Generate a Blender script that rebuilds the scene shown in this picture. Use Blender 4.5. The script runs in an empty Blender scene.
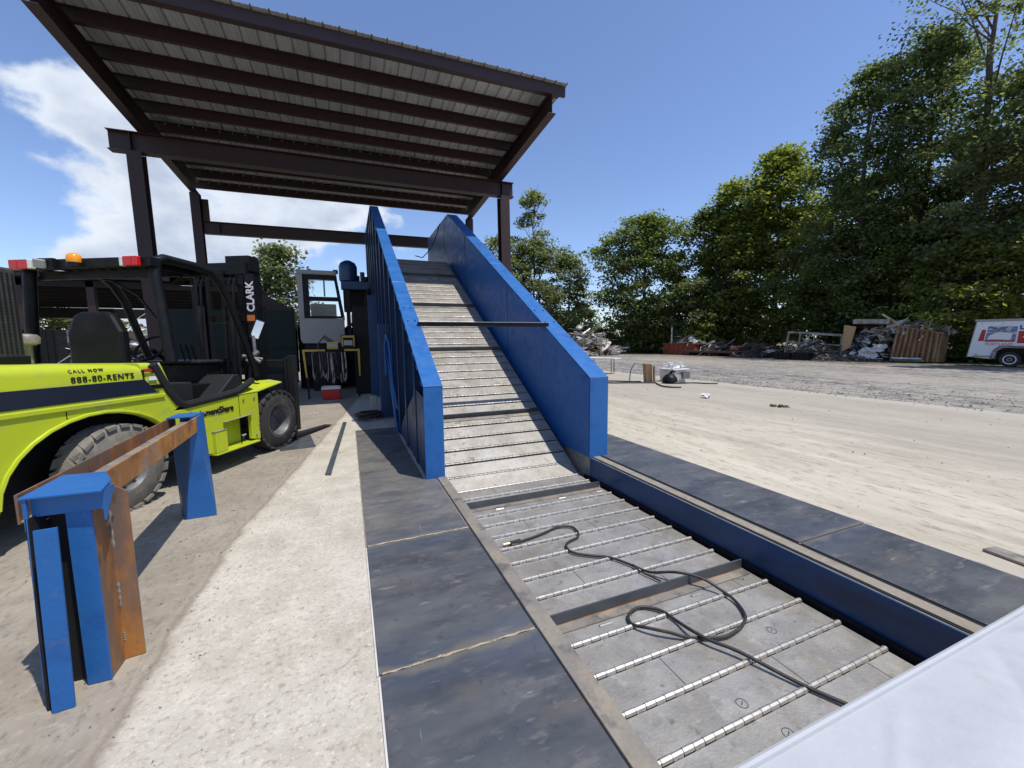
import bpy, math, random
import numpy as np
from mathutils import Vector, Matrix
R = math.radians
random.seed(7)
S = bpy.context.scene
COL = S.collection
# ------------------------------------------------------------------ camera
def cam_axes(p, r, y):
    fwd = Vector((math.sin(y)*math.cos(p), math.cos(y)*math.cos(p), -math.sin(p)))
    rt = Vector((math.cos(y), -math.sin(y), 0)); up = rt.cross(fwd)
    c, s = math.cos(r), math.sin(r)
    return c*rt + s*up, -s*rt + c*up, fwd
rt, up, fwd = cam_axes(R(6.0116), R(-0.6875), R(22.0712))
cd = bpy.data.cameras.new('camera'); cam = bpy.data.objects.new('camera', cd); COL.objects.link(cam)
m = Matrix((rt, up, -fwd)).transposed().to_4x4(); m.translation = (0, 0, 1.6); cam.matrix_world = m
cd.sensor_fit = 'HORIZONTAL'; cd.sensor_width = 36; cd.lens = 36*402.26/1024
cd.clip_start = 0.05; cd.clip_end = 3000
S.camera = cam
# ------------------------------------------------------------------ light
SUN = Vector((0.26, -0.33, 1.08)).normalized()
W = bpy.data.worlds.new('World'); S.world = W; W.use_nodes = True
wn, wl = W.node_tree.nodes, W.node_tree.links
wn.clear()
def N(tree, typ, **kw):
    n = tree.nodes.new(typ)
    for k, v in kw.items(): setattr(n, k, v)
    return n
wt = W.node_tree
CLOUD_OFF = (19.33, 17.87, 5.98)
out = N(wt, 'ShaderNodeOutputWorld'); bg = N(wt, 'ShaderNodeBackground'); bg.inputs[1].default_value = 0.14
sky = N(wt, 'ShaderNodeTexSky', sky_type='NISHITA'); sky.sun_disc = False
sky.sun_elevation = math.asin(SUN.z); sky.sun_rotation = math.atan2(SUN.x, SUN.y)
sky.air_density = 1.0; sky.dust_density = 0.35; sky.ozone_density = 3.2; sky.altitude = 100
def wmath(op, a, b=None, c=None, clamp=False):
    n = N(wt, 'ShaderNodeMath', operation=op); n.use_clamp = clamp
    for i, x in enumerate((a, b, c)):
        if x is None: continue
        if isinstance(x, (int, float)): n.inputs[i].default_value = x
        else: wl.new(x, n.inputs[i])
    return n.outputs[0]
tc = N(wt, 'ShaderNodeTexCoord'); sp = N(wt, 'ShaderNodeSeparateXYZ'); wl.new(tc.outputs['Generated'], sp.inputs[0])
# cumulus bank low in the north and west
nm = N(wt, 'ShaderNodeVectorMath', operation='NORMALIZE'); wl.new(tc.outputs['Generated'], nm.inputs[0])
mul = N(wt, 'ShaderNodeVectorMath', operation='MULTIPLY'); wl.new(nm.outputs[0], mul.inputs[0]); mul.inputs[1].default_value = (1, 1, 1.5)
add = N(wt, 'ShaderNodeVectorMath', operation='ADD'); wl.new(mul.outputs[0], add.inputs[0]); add.inputs[1].default_value = CLOUD_OFF
n1 = N(wt, 'ShaderNodeTexNoise'); n1.inputs['Scale'].default_value = 3.0; n1.inputs['Detail'].default_value = 12; n1.inputs['Roughness'].default_value = 0.53
wl.new(add.outputs[0], n1.inputs['Vector'])
n2 = N(wt, 'ShaderNodeTexNoise'); n2.inputs['Scale'].default_value = 7.0; n2.inputs['Detail'].default_value = 8; wl.new(add.outputs[0], n2.inputs['Vector'])
az = wmath('ARCTAN2', sp.outputs[0], sp.outputs[1])       # 0 north, negative west
west = N(wt, 'ShaderNodeMapRange'); west.interpolation_type = 'SMOOTHSTEP'
wl.new(az, west.inputs[0]); west.inputs[1].default_value = R(36); west.inputs[2].default_value = R(-4); west.inputs[3].default_value = -0.18; west.inputs[4].default_value = 0.085
high = N(wt, 'ShaderNodeMapRange'); high.interpolation_type = 'SMOOTHSTEP'
wl.new(sp.outputs[2], high.inputs[0]); high.inputs[1].default_value = 0.24; high.inputs[2].default_value = 0.60; high.inputs[3].default_value = 0.0; high.inputs[4].default_value = -0.26
dens = wmath('ADD', wmath('ADD', n1.outputs[0], west.outputs[0]), high.outputs[0])
cm = N(wt, 'ShaderNodeMapRange'); cm.interpolation_type = 'SMOOTHSTEP'; wl.new(dens, cm.inputs[0])
cm.inputs[1].default_value = 0.535; cm.inputs[2].default_value = 0.60
core = N(wt, 'ShaderNodeMapRange'); core.interpolation_type = 'SMOOTHSTEP'; wl.new(wmath('ADD', dens, wmath('MULTIPLY', wmath('SUBTRACT', n2.outputs[0], .5), .22)), core.inputs[0])
core.inputs[1].default_value = 0.56; core.inputs[2].default_value = 0.76
cc = N(wt, 'ShaderNodeMix', data_type='RGBA'); wl.new(core.outputs[0], cc.inputs[0])
cc.inputs[6].default_value = (5.9, 6.4, 7.1, 1); cc.inputs[7].default_value = (3.1, 3.7, 5.0, 1)
mx = N(wt, 'ShaderNodeMix', data_type='RGBA'); wl.new(cm.outputs[0], mx.inputs[0]); tint = N(wt, 'ShaderNodeMix', data_type='RGBA', blend_type='MULTIPLY'); tint.inputs[0].default_value = 1; wl.new(sky.outputs[0], tint.inputs[6]); tint.inputs[7].default_value = (1.17, 1.155, 1.29, 1); wl.new(tint.outputs[2], mx.inputs[6]); wl.new(cc.outputs[2], mx.inputs[7])
wl.new(mx.outputs[2], bg.inputs[0]); wl.new(bg.outputs[0], out.inputs[0])
sd = bpy.data.lights.new('sun', 'SUN'); sd.energy = 4.6; sd.angle = R(0.5); sd.color = (1, 0.935, 0.84)
so = bpy.data.objects.new('sun', sd); COL.objects.link(so); so.rotation_euler = (-SUN).to_track_quat('-Z', 'Y').to_euler(); so.location = (5, -10, 30)
S.view_settings.view_transform = 'Standard'; S.view_settings.look = 'None'; S.view_settings.exposure = 0.0; S.view_settings.gamma = 1
S.render.film_transparent = False
S.cycles.max_bounces = 6; S.cycles.transparent_max_bounces = 12
S.cycles.use_denoising = True

# ------------------------------------------------------------------ materials
def mat(name, base, rough=0.6, metal=0.0, layers=(), bump=0.0, bscale=40, stretch=(1, 1, 1), rvar=0.0, spec=0.5, trans=0.0, alpha=None, emit=None):
    """layers: (colour, noise scale, low, high, strength[, detail[, stretch]]) mixed over the base colour by noise in world space"""
    M = bpy.data.materials.new(name); M.use_nodes = True
    t = M.node_tree; b = t.nodes['Principled BSDF']; L = t.links
    b.inputs['Roughness'].default_value = rough; b.inputs['Metallic'].default_value = metal
    b.inputs['Specular IOR Level'].default_value = spec
    b.inputs['Base Color'].default_value = (*base, 1)
    geo = N(t, 'ShaderNodeNewGeometry')
    cur = None
    for i, ly in enumerate(layers):
        col, sc, lo, hi, st = ly[:5]; det = ly[5] if len(ly) > 5 else 6; sx = ly[6] if len(ly) > 6 else stretch
        vm = N(t, 'ShaderNodeVectorMath', operation='MULTIPLY'); L.new(geo.outputs['Position'], vm.inputs[0]); vm.inputs[1].default_value = sx
        va = N(t, 'ShaderNodeVectorMath', operation='ADD'); L.new(vm.outputs[0], va.inputs[0]); va.inputs[1].default_value = (i*13.7, i*5.1, i*3.3)
        nz = N(t, 'ShaderNodeTexNoise'); nz.inputs['Scale'].default_value = sc; nz.inputs['Detail'].default_value = det; nz.inputs['Roughness'].default_value = 0.62
        L.new(va.outputs[0], nz.inputs['Vector'])
        mr = N(t, 'ShaderNodeMapRange'); L.new(nz.outputs[0], mr.inputs[0]); mr.inputs[1].default_value = lo; mr.inputs[2].default_value = hi; mr.inputs[4].default_value = st
        mm = N(t, 'ShaderNodeMix', data_type='RGBA'); L.new(mr.outputs[0], mm.inputs[0])
        if cur is None: mm.inputs[6].default_value = (*base, 1)
        else: L.new(cur, mm.inputs[6])
        mm.inputs[7].default_value = (*col, 1); cur = mm.outputs[2]
    if cur is not None: L.new(cur, b.inputs['Base Color'])
    if bump or rvar:
        vm = N(t, 'ShaderNodeVectorMath', operation='MULTIPLY'); L.new(geo.outputs['Position'], vm.inputs[0]); vm.inputs[1].default_value = stretch
        nz = N(t, 'ShaderNodeTexNoise'); nz.inputs['Scale'].default_value = bscale; nz.inputs['Detail'].default_value = 7; L.new(vm.outputs[0], nz.inputs['Vector'])
        if bump:
            bp = N(t, 'ShaderNodeBump'); bp.inputs['Strength'].default_value = bump; bp.inputs['Distance'].default_value = 0.02
            L.new(nz.outputs[0], bp.inputs['Height']); L.new(bp.outputs[0], b.inputs['Normal'])
        if rvar:
            n2 = N(t, 'ShaderNodeTexNoise'); n2.inputs['Scale'].default_value = bscale*0.15; n2.inputs['Detail'].default_value = 5; L.new(vm.outputs[0], n2.inputs['Vector'])
            mr = N(t, 'ShaderNodeMapRange'); L.new(n2.outputs[0], mr.inputs[0]); mr.inputs[1].default_value = .3; mr.inputs[2].default_value = .7
            mr.inputs[3].default_value = rough - rvar; mr.inputs[4].default_value = rough + rvar; L.new(mr.outputs[0], b.inputs['Roughness'])
    if trans: b.inputs['Transmission Weight'].default_value = trans
    if alpha is not None: b.inputs['Alpha'].default_value = alpha
    return M

MT = {}
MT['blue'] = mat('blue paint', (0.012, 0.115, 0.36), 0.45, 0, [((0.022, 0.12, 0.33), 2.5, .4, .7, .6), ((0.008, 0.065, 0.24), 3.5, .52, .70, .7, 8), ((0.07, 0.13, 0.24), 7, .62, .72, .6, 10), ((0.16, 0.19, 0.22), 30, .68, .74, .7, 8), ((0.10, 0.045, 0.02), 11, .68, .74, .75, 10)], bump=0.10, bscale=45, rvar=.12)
MT['shadeblue'] = mat('blue paint darkened for shade', (0.005, 0.042, 0.125), 0.40, 0, [((0.010, 0.028, 0.08), 1.6, .45, .66, .7, 7, (1, 1, .25)), ((0.035, 0.055, 0.10), 5, .60, .72, .6, 9, (1, 1, .5)), ((0.06, 0.03, 0.02), 9, .68, .75, .7, 9)], bump=0.06, bscale=25, rvar=.12)  # copy of the blue paint with shade put into its colour
MT['maroon'] = mat('maroon primer', (0.025, 0.0095, 0.0095), 0.55, 0, [((0.034, 0.015, 0.013), 3, .5, .72, .6, 8), ((0.05, 0.02, 0.012), 7, .64, .72, .6, 9)], bump=.04)
MT['galv'] = mat('galvanised sheet', (0.40, 0.41, 0.405), 0.5, 0.2, [((0.26, 0.265, 0.265), 3, .4, .7, .7, 6, (1, .2, 1)), ((0.15, 0.14, 0.13), 5, .58, .72, .6, 6, (2, .2, 1))], rvar=.1)
MT['slat'] = mat('worn steel slat', (0.365, 0.355, 0.33), 0.52, 0.45, [((0.27, 0.255, 0.225), 2.6, .42, .60, .8, 9), ((0.27, 0.225, 0.165), 4.5, .55, .68, .55, 9), ((0.14, 0.135, 0.125), 18, .58, .68, .55, 9), ((0.46, 0.45, 0.42), 9, .56, .68, .5, 9), ((0.10, 0.095, 0.09), 6, .64, .71, .7, 10)], bump=.15, bscale=60, rvar=.10)
MT['hinge'] = mat('bright hinge steel', (0.46, 0.45, 0.43), 0.42, 0.6, [((0.30, 0.285, 0.25), 40, .45, .68, .7)], rvar=.08)
MT['cleat'] = mat('dark cleat steel', (0.10, 0.115, 0.13), 0.45, .5, [((0.17, 0.18, 0.19), 6, .5, .72, .6), ((0.19, 0.11, 0.06), 20, .66, .78, .5)], rvar=.1)
MT['mill'] = mat('mill scale plate', (0.115, 0.127, 0.142), 0.42, 0.30, [((0.225, 0.215, 0.195), 1.5, .45, .58, .8, 10, (1, 1.9, 1)), ((0.045, 0.055, 0.080), 2.1, .50, .60, .85, 10, (.7, 1.8, 1)), ((0.19, 0.15, 0.11), 2.4, .54, .64, .75, 10, (1, 1.5, 1)), ((0.33, 0.31, 0.28), 5, .57, .68, .7, 11, (1, 1.6, 1)), ((0.045, 0.050, 0.065), 9, .55, .64, .75, 11), ((0.42, 0.41, 0.39), 30, .66, .73, .7, 6, (.25, 1, 1))], bump=.08, bscale=25, rvar=.14)
MT['strip'] = mat('dirty flat bar', (0.22, 0.205, 0.18), 0.6, .2, [((0.33, 0.285, 0.215), 4, .46, .64, .8, 9), ((0.085, 0.085, 0.09), 6, .52, .66, .75, 9), ((0.40, 0.31, 0.20), 2.2, .60, .70, .7, 9)], bump=.12, rvar=.1)
MT['weld'] = mat('weld heat tint', (0.36, 0.31, 0.225), 0.6, .2, [((0.12, 0.095, 0.075), 14, .48, .66, .85), ((0.50, 0.46, 0.38), 30, .55, .7, .7), ((0.36, 0.24, 0.11), 6, .55, .7, .6)], bump=.3, bscale=90)
MT['rust'] = mat('rust', (0.33, 0.145, 0.04), 0.75, .1, [((0.58, 0.26, 0.05), 4, .46, .62, .85, 9), ((0.14, 0.065, 0.04), 6, .52, .66, .75, 9), ((0.26, 0.22, 0.20), 3.4, .56, .70, .8, 9)], bump=.1, bscale=60)
MT['rustsmooth'] = mat('brown scaled steel', (0.22, 0.115, 0.058), 0.55, .2, [((0.45, 0.19, 0.045), 5, .48, .60, .85, 9, (1, 1, .35)), ((0.13, 0.115, 0.11), 5, .47, .62, .8, 9, (1, 1, .3)), ((0.07, 0.04, 0.03), 8, .58, .68, .7, 9, (1, 1, .4))], bump=.06)
MT['yellow'] = mat('lime yellow paint', (0.455, 0.54, 0.022), 0.34, 0, [((0.42, 0.46, 0.04), 1.6, .45, .70, .5, 8), ((0.34, 0.33, 0.12), 5, .58, .72, .45, 10), ((0.20, 0.18, 0.09), 26, .66, .74, .5, 8), ((0.30, 0.29, 0.16), 3, .52, .70, .35, 9, (1, 1, 3))], bump=.03, bscale=20, rvar=.08)
MT['black'] = mat('black paint', (0.0045, 0.005, 0.006), 0.5, 0, [((0.012, 0.012, 0.013), 8, .5, .75, .6)], rvar=.1, spec=.25)
MT['charcoal'] = mat('charcoal plastic', (0.016, 0.017, 0.019), 0.6, 0, [((0.03, 0.03, 0.03), 8, .55, .75, .5)], spec=.3)
MT['navy'] = mat('navy stripe', (0.012, 0.017, 0.032), 0.35)
MT['rubber'] = mat('dusty tyre rubber', (0.17, 0.155, 0.13), 0.9, 0, [((0.28, 0.26, 0.22), 5, .44, .66, .8), ((0.06, 0.055, 0.05), 9, .56, .72, .7)], bump=.15)
MT['rubberdark'] = mat('dark tyre rubber', (0.028, 0.028, 0.028), 0.8, 0, [((0.10, 0.09, 0.08), 7, .52, .75, .6)], bump=.1)
MT['rim'] = mat('grey rim', (0.17, 0.175, 0.18), 0.55, .3, [((0.07, 0.07, 0.07), 8, .45, .65, .8), ((0.22, 0.19, 0.15), 5, .55, .7, .6)])
MT['white'] = mat('white paint', (0.74, 0.75, 0.76), 0.4, 0, [((0.62, 0.62, 0.60), 3, .5, .75, .5)])
MT['cabgrey'] = mat('dirty white cab paint', (0.36, 0.355, 0.34), 0.5, 0, [((0.33, 0.32, 0.30), 2.5, .45, .7, .7), ((0.20, 0.16, 0.12), 12, .66, .78, .6)])
MT['red'] = mat('red lens', (0.55, 0.015, 0.012), 0.2)
MT['amber'] = mat('amber lens', (0.85, 0.30, 0.01), 0.15)
MT['lens'] = mat('clear lens', (0.72, 0.72, 0.70), 0.2)
MT['mirror'] = mat('mirror glass', (0.85, 0.88, 0.92), 0.05, 1.0)
MT['glass'] = mat('window glass', (0.9, 0.95, 0.95), 0.03, 0, trans=1.0)
MT['green'] = mat('dark green machine paint', (0.006, 0.018, 0.016), 0.55, 0, [((0.010, 0.014, 0.014), 3, .5, .7, .7)], spec=.25)
MT['darksteel'] = mat('dark greasy steel', (0.012, 0.0125, 0.014), 0.65, 0, [((0.028, 0.025, 0.022), 5, .5, .7, .7)], spec=.25)
MT['safety'] = mat('faded safety yellow', (0.50, 0.36, 0.06), 0.55, 0, [((0.25, 0.18, 0.06), 6, .5, .7, .7)])
MT['redbox'] = mat('red plastic', (0.42, 0.015, 0.015), 0.4)
MT['whitebox'] = mat('white plastic', (0.72, 0.72, 0.72), 0.4)
MT['cable'] = mat('black rubber cable', (0.022, 0.021, 0.020), 0.6, 0, [((0.07, 0.065, 0.055), 20, .5, .75, .6)])
MT['copper'] = mat('bare connector metal', (0.55, 0.45, 0.32), 0.35, .8)
MT['tarp'] = mat('white coated fabric', (0.405, 0.422, 0.445), 0.65, 0, [((0.37, 0.39, 0.415), 2.5, .42, .62, .8, 8), ((0.345, 0.36, 0.375), 7, .54, .70, .6, 9), ((0.43, 0.445, 0.465), 40, .55, .7, .6)], bump=.55, bscale=5)
MT['wood'] = mat('raw plywood', (0.42, 0.27, 0.13), 0.7, 0, [((0.28, 0.17, 0.08), 4, .5, .7, .7, 5, (1, 1, 4))])
MT['pallet'] = mat('cardboard brown', (0.30, 0.18, 0.09), 0.75, 0, [((0.22, 0.13, 0.07), 5, .5, .7, .7)])
MT['bark'] = mat('tree bark', (0.07, 0.055, 0.042), 0.9, 0, [((0.12, 0.105, 0.09), 5, .5, .7, .6)], bump=.3, bscale=15)
MT['orange'] = mat('orange paint', (0.60, 0.16, 0.03), 0.5)
MT['scrapgrey'] = mat('scrap grey', (0.34, 0.33, 0.31), 0.55, .3, [((0.12, 0.105, 0.09), 2.5, .42, .62, .85), ((0.22, 0.13, 0.08), 2.0, .56, .70, .7)])
MT['scrapwhite'] = mat('scrap white', (0.62, 0.61, 0.58), 0.5, .1, [((0.40, 0.38, 0.35), 3, .5, .7, .7)])
MT['scrapdark'] = mat('scrap dark', (0.05, 0.045, 0.042), 0.6, .3, [((0.12, 0.08, 0.05), 3, .5, .7, .8)])
MT['scrapred'] = mat('rusty red bin paint', (0.25, 0.05, 0.025), 0.7, 0, [((0.12, 0.05, 0.03), 4, .5, .7, .7)])
MT['rustbin'] = mat('rusty corrugated steel', (0.24, 0.13, 0.07), 0.75, 0, [((0.40, 0.26, 0.15), 1.6, .46, .62, .85, 6, (1, 2.5, .35)), ((0.07, 0.04, 0.03), 3, .54, .72, .75)], bump=.1)
MT['print1'] = mat('trailer picture print', (0.10, 0.16, 0.30), 0.4, 0, [((0.55, 0.52, 0.50), 3.3, .50, .56, .9, 4, (1, 1, 2)), ((0.03, 0.06, 0.05), 2.1, .56, .62, .9, 4, (1, 1, 2)), ((0.45, 0.10, 0.07), 2.8, .62, .68, .8, 4, (1, 1, 2))])
MT['printred'] = mat('red vinyl', (0.42, 0.025, 0.02), 0.4)
MT['printblack'] = mat('black vinyl', (0.012, 0.012, 0.012), 0.45)
MT['printwhite'] = mat('white vinyl', (0.75, 0.75, 0.75), 0.45)
MT['printblue'] = mat('blue vinyl', (0.05, 0.07, 0.25), 0.4)
MT['soil'] = mat('dirt ground', (0.19, 0.155, 0.11), 0.95, 0, [((0.26, 0.225, 0.17), .35, .45, .65, .7), ((0.10, 0.085, 0.06), 1.2, .52, .7, .6), ((0.07, 0.10, 0.03), .12, .55, .65, .5)], bump=.5, bscale=6)
MT['gravel'] = mat('gravel', (0.215, 0.20, 0.182), 0.95, 0, [((0.125, 0.118, 0.108), .8, .42, .56, .8, 10, (1, .14, 1)), ((0.31, 0.292, 0.26), 2.2, .50, .60, .7, 10, (1, .3, 1)), ((0.07, 0.066, 0.06), 3, .52, .60, .8, 11, (1, .45, 1)), ((0.36, 0.34, 0.305), 6, .52, .60, .8, 11, (1, .6, 1)), ((0.33, 0.30, 0.245), .22, .52, .62, .6, 6, (1, .22, 1))], bump=.9, bscale=9)

def concrete_material():
    M = bpy.data.materials.new('yard concrete'); M.use_nodes = True
    t = M.node_tree; L = t.links; b = t.nodes['Principled BSDF']; b.inputs['Roughness'].default_value = .88; b.inputs['Specular IOR Level'].default_value = .25
    geo = N(t, 'ShaderNodeNewGeometry'); P = geo.outputs['Position']
    sx = N(t, 'ShaderNodeSeparateXYZ'); L.new(P, sx.inputs[0])
    def mth(op, a, c=None, clamp=False):
        n = N(t, 'ShaderNodeMath', operation=op); n.use_clamp = clamp
        for i, v in enumerate((a, c)):
            if v is None: continue
            if isinstance(v, (int, float)): n.inputs[i].default_value = v
            else: L.new(v, n.inputs[i])
        return n.outputs[0]
    def noise(sc, st=(1, 1, 1), det=7, off=0, ro=.6):
        vm = N(t, 'ShaderNodeVectorMath', operation='MULTIPLY'); L.new(P, vm.inputs[0]); vm.inputs[1].default_value = st
        va = N(t, 'ShaderNodeVectorMath', operation='ADD'); L.new(vm.outputs[0], va.inputs[0]); va.inputs[1].default_value = (off, off*.7, 0)
        n = N(t, 'ShaderNodeTexNoise'); n.inputs['Scale'].default_value = sc; n.inputs['Detail'].default_value = det; n.inputs['Roughness'].default_value = ro
        L.new(va.outputs[0], n.inputs['Vector']); return n.outputs[0]
    def mr(v, lo, hi, a=0., c=1.):
        n = N(t, 'ShaderNodeMapRange'); L.new(v, n.inputs[0]); n.inputs[1].default_value = lo; n.inputs[2].default_value = hi; n.inputs[3].default_value = a; n.inputs[4].default_value = c; return n.outputs[0]
    def mix(f, a, c):
        n = N(t, 'ShaderNodeMix', data_type='RGBA'); L.new(f, n.inputs[0])
        for i, v in ((6, a), (7, c)):
            if isinstance(v, tuple): n.inputs[i].default_value = (*v, 1)
            else: L.new(v, n.inputs[i])
        return n.outputs[2]
    # pale new slab with mottling
    pale = mix(mr(noise(2.2, off=3), .38, .66), (0.50, 0.47, 0.40), (0.385, 0.355, 0.295))
    pale = mix(mr(noise(9, off=8), .50, .72, 0, .6), pale, (0.60, 0.565, 0.48))
    pale = mix(mr(noise(34, off=12, det=10, ro=.75), .52, .62, 0, .8), pale, (0.27, 0.235, 0.18))
    pale = mix(mr(noise(55, off=18, det=6, ro=.7), .56, .66, 0, .7), pale, (0.68, 0.64, 0.55))
    pale = mix(mr(noise(3.1, off=15, det=9, ro=.68, st=(1, 1.8, 1)), .58, .70, 0, .6), pale, (0.27, 0.235, 0.185))
    # old trafficked slab on the left
    old = mix(mr(noise(1.3, off=21), .40, .66), (0.255, 0.226, 0.182), (0.33, 0.298, 0.247))
    old = mix(mr(noise(5, off=25, st=(1.6, .8, 1)), .52, .72, 0, .7), old, (0.21, 0.185, 0.15))
    old = mix(mr(noise(18, off=29), .55, .72, 0, .6), old, (0.40, 0.375, 0.325))
    old = mix(mr(noise(13, off=31, det=11, ro=.74, st=(1.5, .8, 1)), .52, .62, 0, .75), old, (0.17, 0.15, 0.122))
    edge = mth('ADD', sx.outputs[0], mth('MULTIPLY', mth('SUBTRACT', noise(2.2, off=33, det=11, ro=.68), .5), .20))
    line = mth('ADD', mth('MULTIPLY', mth('MAXIMUM', mth('SUBTRACT', sx.outputs[1], 3.6), 0), .13), -.98)
    isnew = mr(mth('SUBTRACT', edge, line), -.05, .07)
    seam = mth('SUBTRACT', 1.0, mr(mth('ABSOLUTE', mth('SUBTRACT', edge, line)), 0, .035), True)
    left = mix(isnew, old, pale)
    left = mix(mth('MULTIPLY', seam, .55), left, (0.15, 0.115, 0.08))
    # streaked right hand yard, streaks run along the traffic
    far = mix(mr(noise(.9, st=(1, .18, 1), off=41), .36, .64), (0.50, 0.46, 0.37), (0.365, 0.33, 0.265))
    far = mix(mr(noise(3.2, st=(1, .12, 1), off=45), .50, .70, 0, .65), far, (0.60, 0.56, 0.465))
    far = mix(mr(noise(2.4, st=(1, .3, 1), off=52), .56, .74, 0, .75), far, (0.27, 0.245, 0.205))
    far = mix(mr(noise(11, off=57, det=11, ro=.75, st=(1, .4, 1)), .53, .63, 0, .75), far, (0.23, 0.195, 0.145))
    far = mix(mr(noise(1.3, off=59, det=11, ro=.72, st=(1, .25, 1)), .53, .63, 0, .6), far, (0.26, 0.225, 0.175))
    tone = mr(mth('ADD', sx.outputs[0], mth('MULTIPLY', noise(.35, off=61), 3.0)), 7.2, 10.4, 0, .62)
    far = mix(tone, far, (0.315, 0.292, 0.25))
    dust = mr(mth('ADD', sx.outputs[0], mth('MULTIPLY', noise(.8, off=66), .8)), 12.3, 13.0, 0, .55)
    far = mix(dust, far, (0.43, 0.405, 0.35))
    right = mr(sx.outputs[0], 2.0, 2.1)
    vo = N(t, 'ShaderNodeTexVoronoi', feature='DISTANCE_TO_EDGE'); vo.inputs['Scale'].default_value = .28
    wv = N(t, 'ShaderNodeVectorMath', operation='MULTIPLY_ADD'); nzc = N(t, 'ShaderNodeTexNoise'); nzc.inputs['Scale'].default_value = 1.4; nzc.inputs['Detail'].default_value = 9; L.new(P, nzc.inputs['Vector'])
    L.new(nzc.outputs[1], wv.inputs[0]); wv.inputs[1].default_value = (.9, .9, 0); L.new(P, wv.inputs[2]); L.new(wv.outputs[0], vo.inputs['Vector'])
    crack = mth('MULTIPLY', mth('SUBTRACT', 1.0, mr(vo.outputs['Distance'], .0008, .0035), True), mr(noise(.6, off=91), .52, .60, 0, .3))
    L.new(mix(crack, mix(right, left, far), (0.10, 0.085, 0.065)), b.inputs['Base Color'])
    bp = N(t, 'ShaderNodeBump'); bp.inputs['Strength'].default_value = .28; bp.inputs['Distance'].default_value = .02
    hsum = mth('ADD', noise(30, off=71, ro=.7), mth('MULTIPLY', noise(4, off=77), 1.2)); L.new(hsum, bp.inputs['Height']); L.new(bp.outputs[0], b.inputs['Normal'])
    return M
MT['concrete'] = concrete_material()
MT['deepshadeblue'] = mat('grimy blue paint darkened for deep shade', (0.004, 0.045, 0.14), 0.4, 0, [((0.006, 0.012, 0.03), 2.0, .45, .66, .7, 8, (1, .4, 2))], bump=.05, bscale=30, rvar=.1)  # still darker copy of the same blue, deep shade painted in
MT['dust'] = mat('dusty concrete strip', (0.25, 0.222, 0.18), 0.9, 0, [((0.15, 0.13, 0.105), 4, .45, .68, .8, 7), ((0.34, 0.31, 0.255), 14, .55, .70, .6)], bump=.3, bscale=40)
def mill_material(name, base, pale, dark, dusty, welds):
    M = mat(name, base, .43, .20, [(pale, 1.3, .42, .62, .6, 11, (1, 2.2, 1)), (dark, 1.8, .47, .62, .6, 11, (.7, 2.0, 1)), (dusty, 2.6, .55, .66, .5, 11, (1, 1.8, 1)), (pale, 7, .57, .67, .6, 12, (1, 2.5, 1)), ((0.30, 0.285, 0.25), 3.4, .60, .70, .55, 12, (1, 3.2, 1)), ((0.42, 0.41, 0.39), 30, .68, .74, .6, 6, (.2, 1, 1)), ((0.42, 0.41, 0.39), 24, .69, .74, .5, 6, (1, .15, 1)), (dark, 16, .60, .68, .5, 9)], bump=.06, bscale=25, rvar=.14)
    t = M.node_tree; L = t.links; b = t.nodes['Principled BSDF']; src = b.inputs['Base Color'].links[0].from_socket
    g = N(t, 'ShaderNodeNewGeometry'); sx = N(t, 'ShaderNodeSeparateXYZ'); L.new(g.outputs['Position'], sx.inputs[0])
    def mth(op, a, c):
        n = N(t, 'ShaderNodeMath', operation=op)
        for i, v in enumerate((a, c)):
            if isinstance(v, (int, float)): n.inputs[i].default_value = v
            else: L.new(v, n.inputs[i])
        return n.outputs[0]
    nz = N(t, 'ShaderNodeTexNoise'); nz.inputs['Scale'].default_value = 3; nz.inputs['Detail'].default_value = 8; L.new(g.outputs['Position'], nz.inputs['Vector'])
    yw = mth('ADD', sx.outputs[1], mth('MULTIPLY', mth('SUBTRACT', nz.outputs[0], .5), .22))
    d = None
    for w in welds:
        a = mth('ABSOLUTE', mth('SUBTRACT', yw, w), 0); d = a if d is None else mth('MINIMUM', d, a)
    # temper colours left by the welding torch: straw next to the bead, then blue
    for col, lo, hi, st in (((0.062, 0.082, 0.118), .26, .06, .55), ((0.20, 0.18, 0.14), .055, .015, .55)):
        m = N(t, 'ShaderNodeMapRange'); L.new(d, m.inputs[0]); m.inputs[1].default_value = lo; m.inputs[2].default_value = hi; m.inputs[4].default_value = st
        x = N(t, 'ShaderNodeMix', data_type='RGBA'); L.new(m.outputs[0], x.inputs[0]); L.new(src, x.inputs[6]); x.inputs[7].default_value = (*col, 1); src = x.outputs[2]
    L.new(src, b.inputs['Base Color']); return M
MT['mill'] = mill_material('mill scale plate', (0.084, 0.092, 0.105), (0.165, 0.163, 0.158), (0.040, 0.046, 0.060), (0.14, 0.122, 0.10), (1.89, 3.22))
MT['milldusty'] = mill_material('dusty mill plate', (0.135, 0.138, 0.138), (0.24, 0.225, 0.195), (0.075, 0.08, 0.088), (0.22, 0.19, 0.15), (3.22,))
MT['millplain'] = mill_material('plain mill plate', (0.084, 0.092, 0.105), (0.165, 0.163, 0.158), (0.040, 0.046, 0.060), (0.14, 0.122, 0.10), (1.936,))

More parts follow.
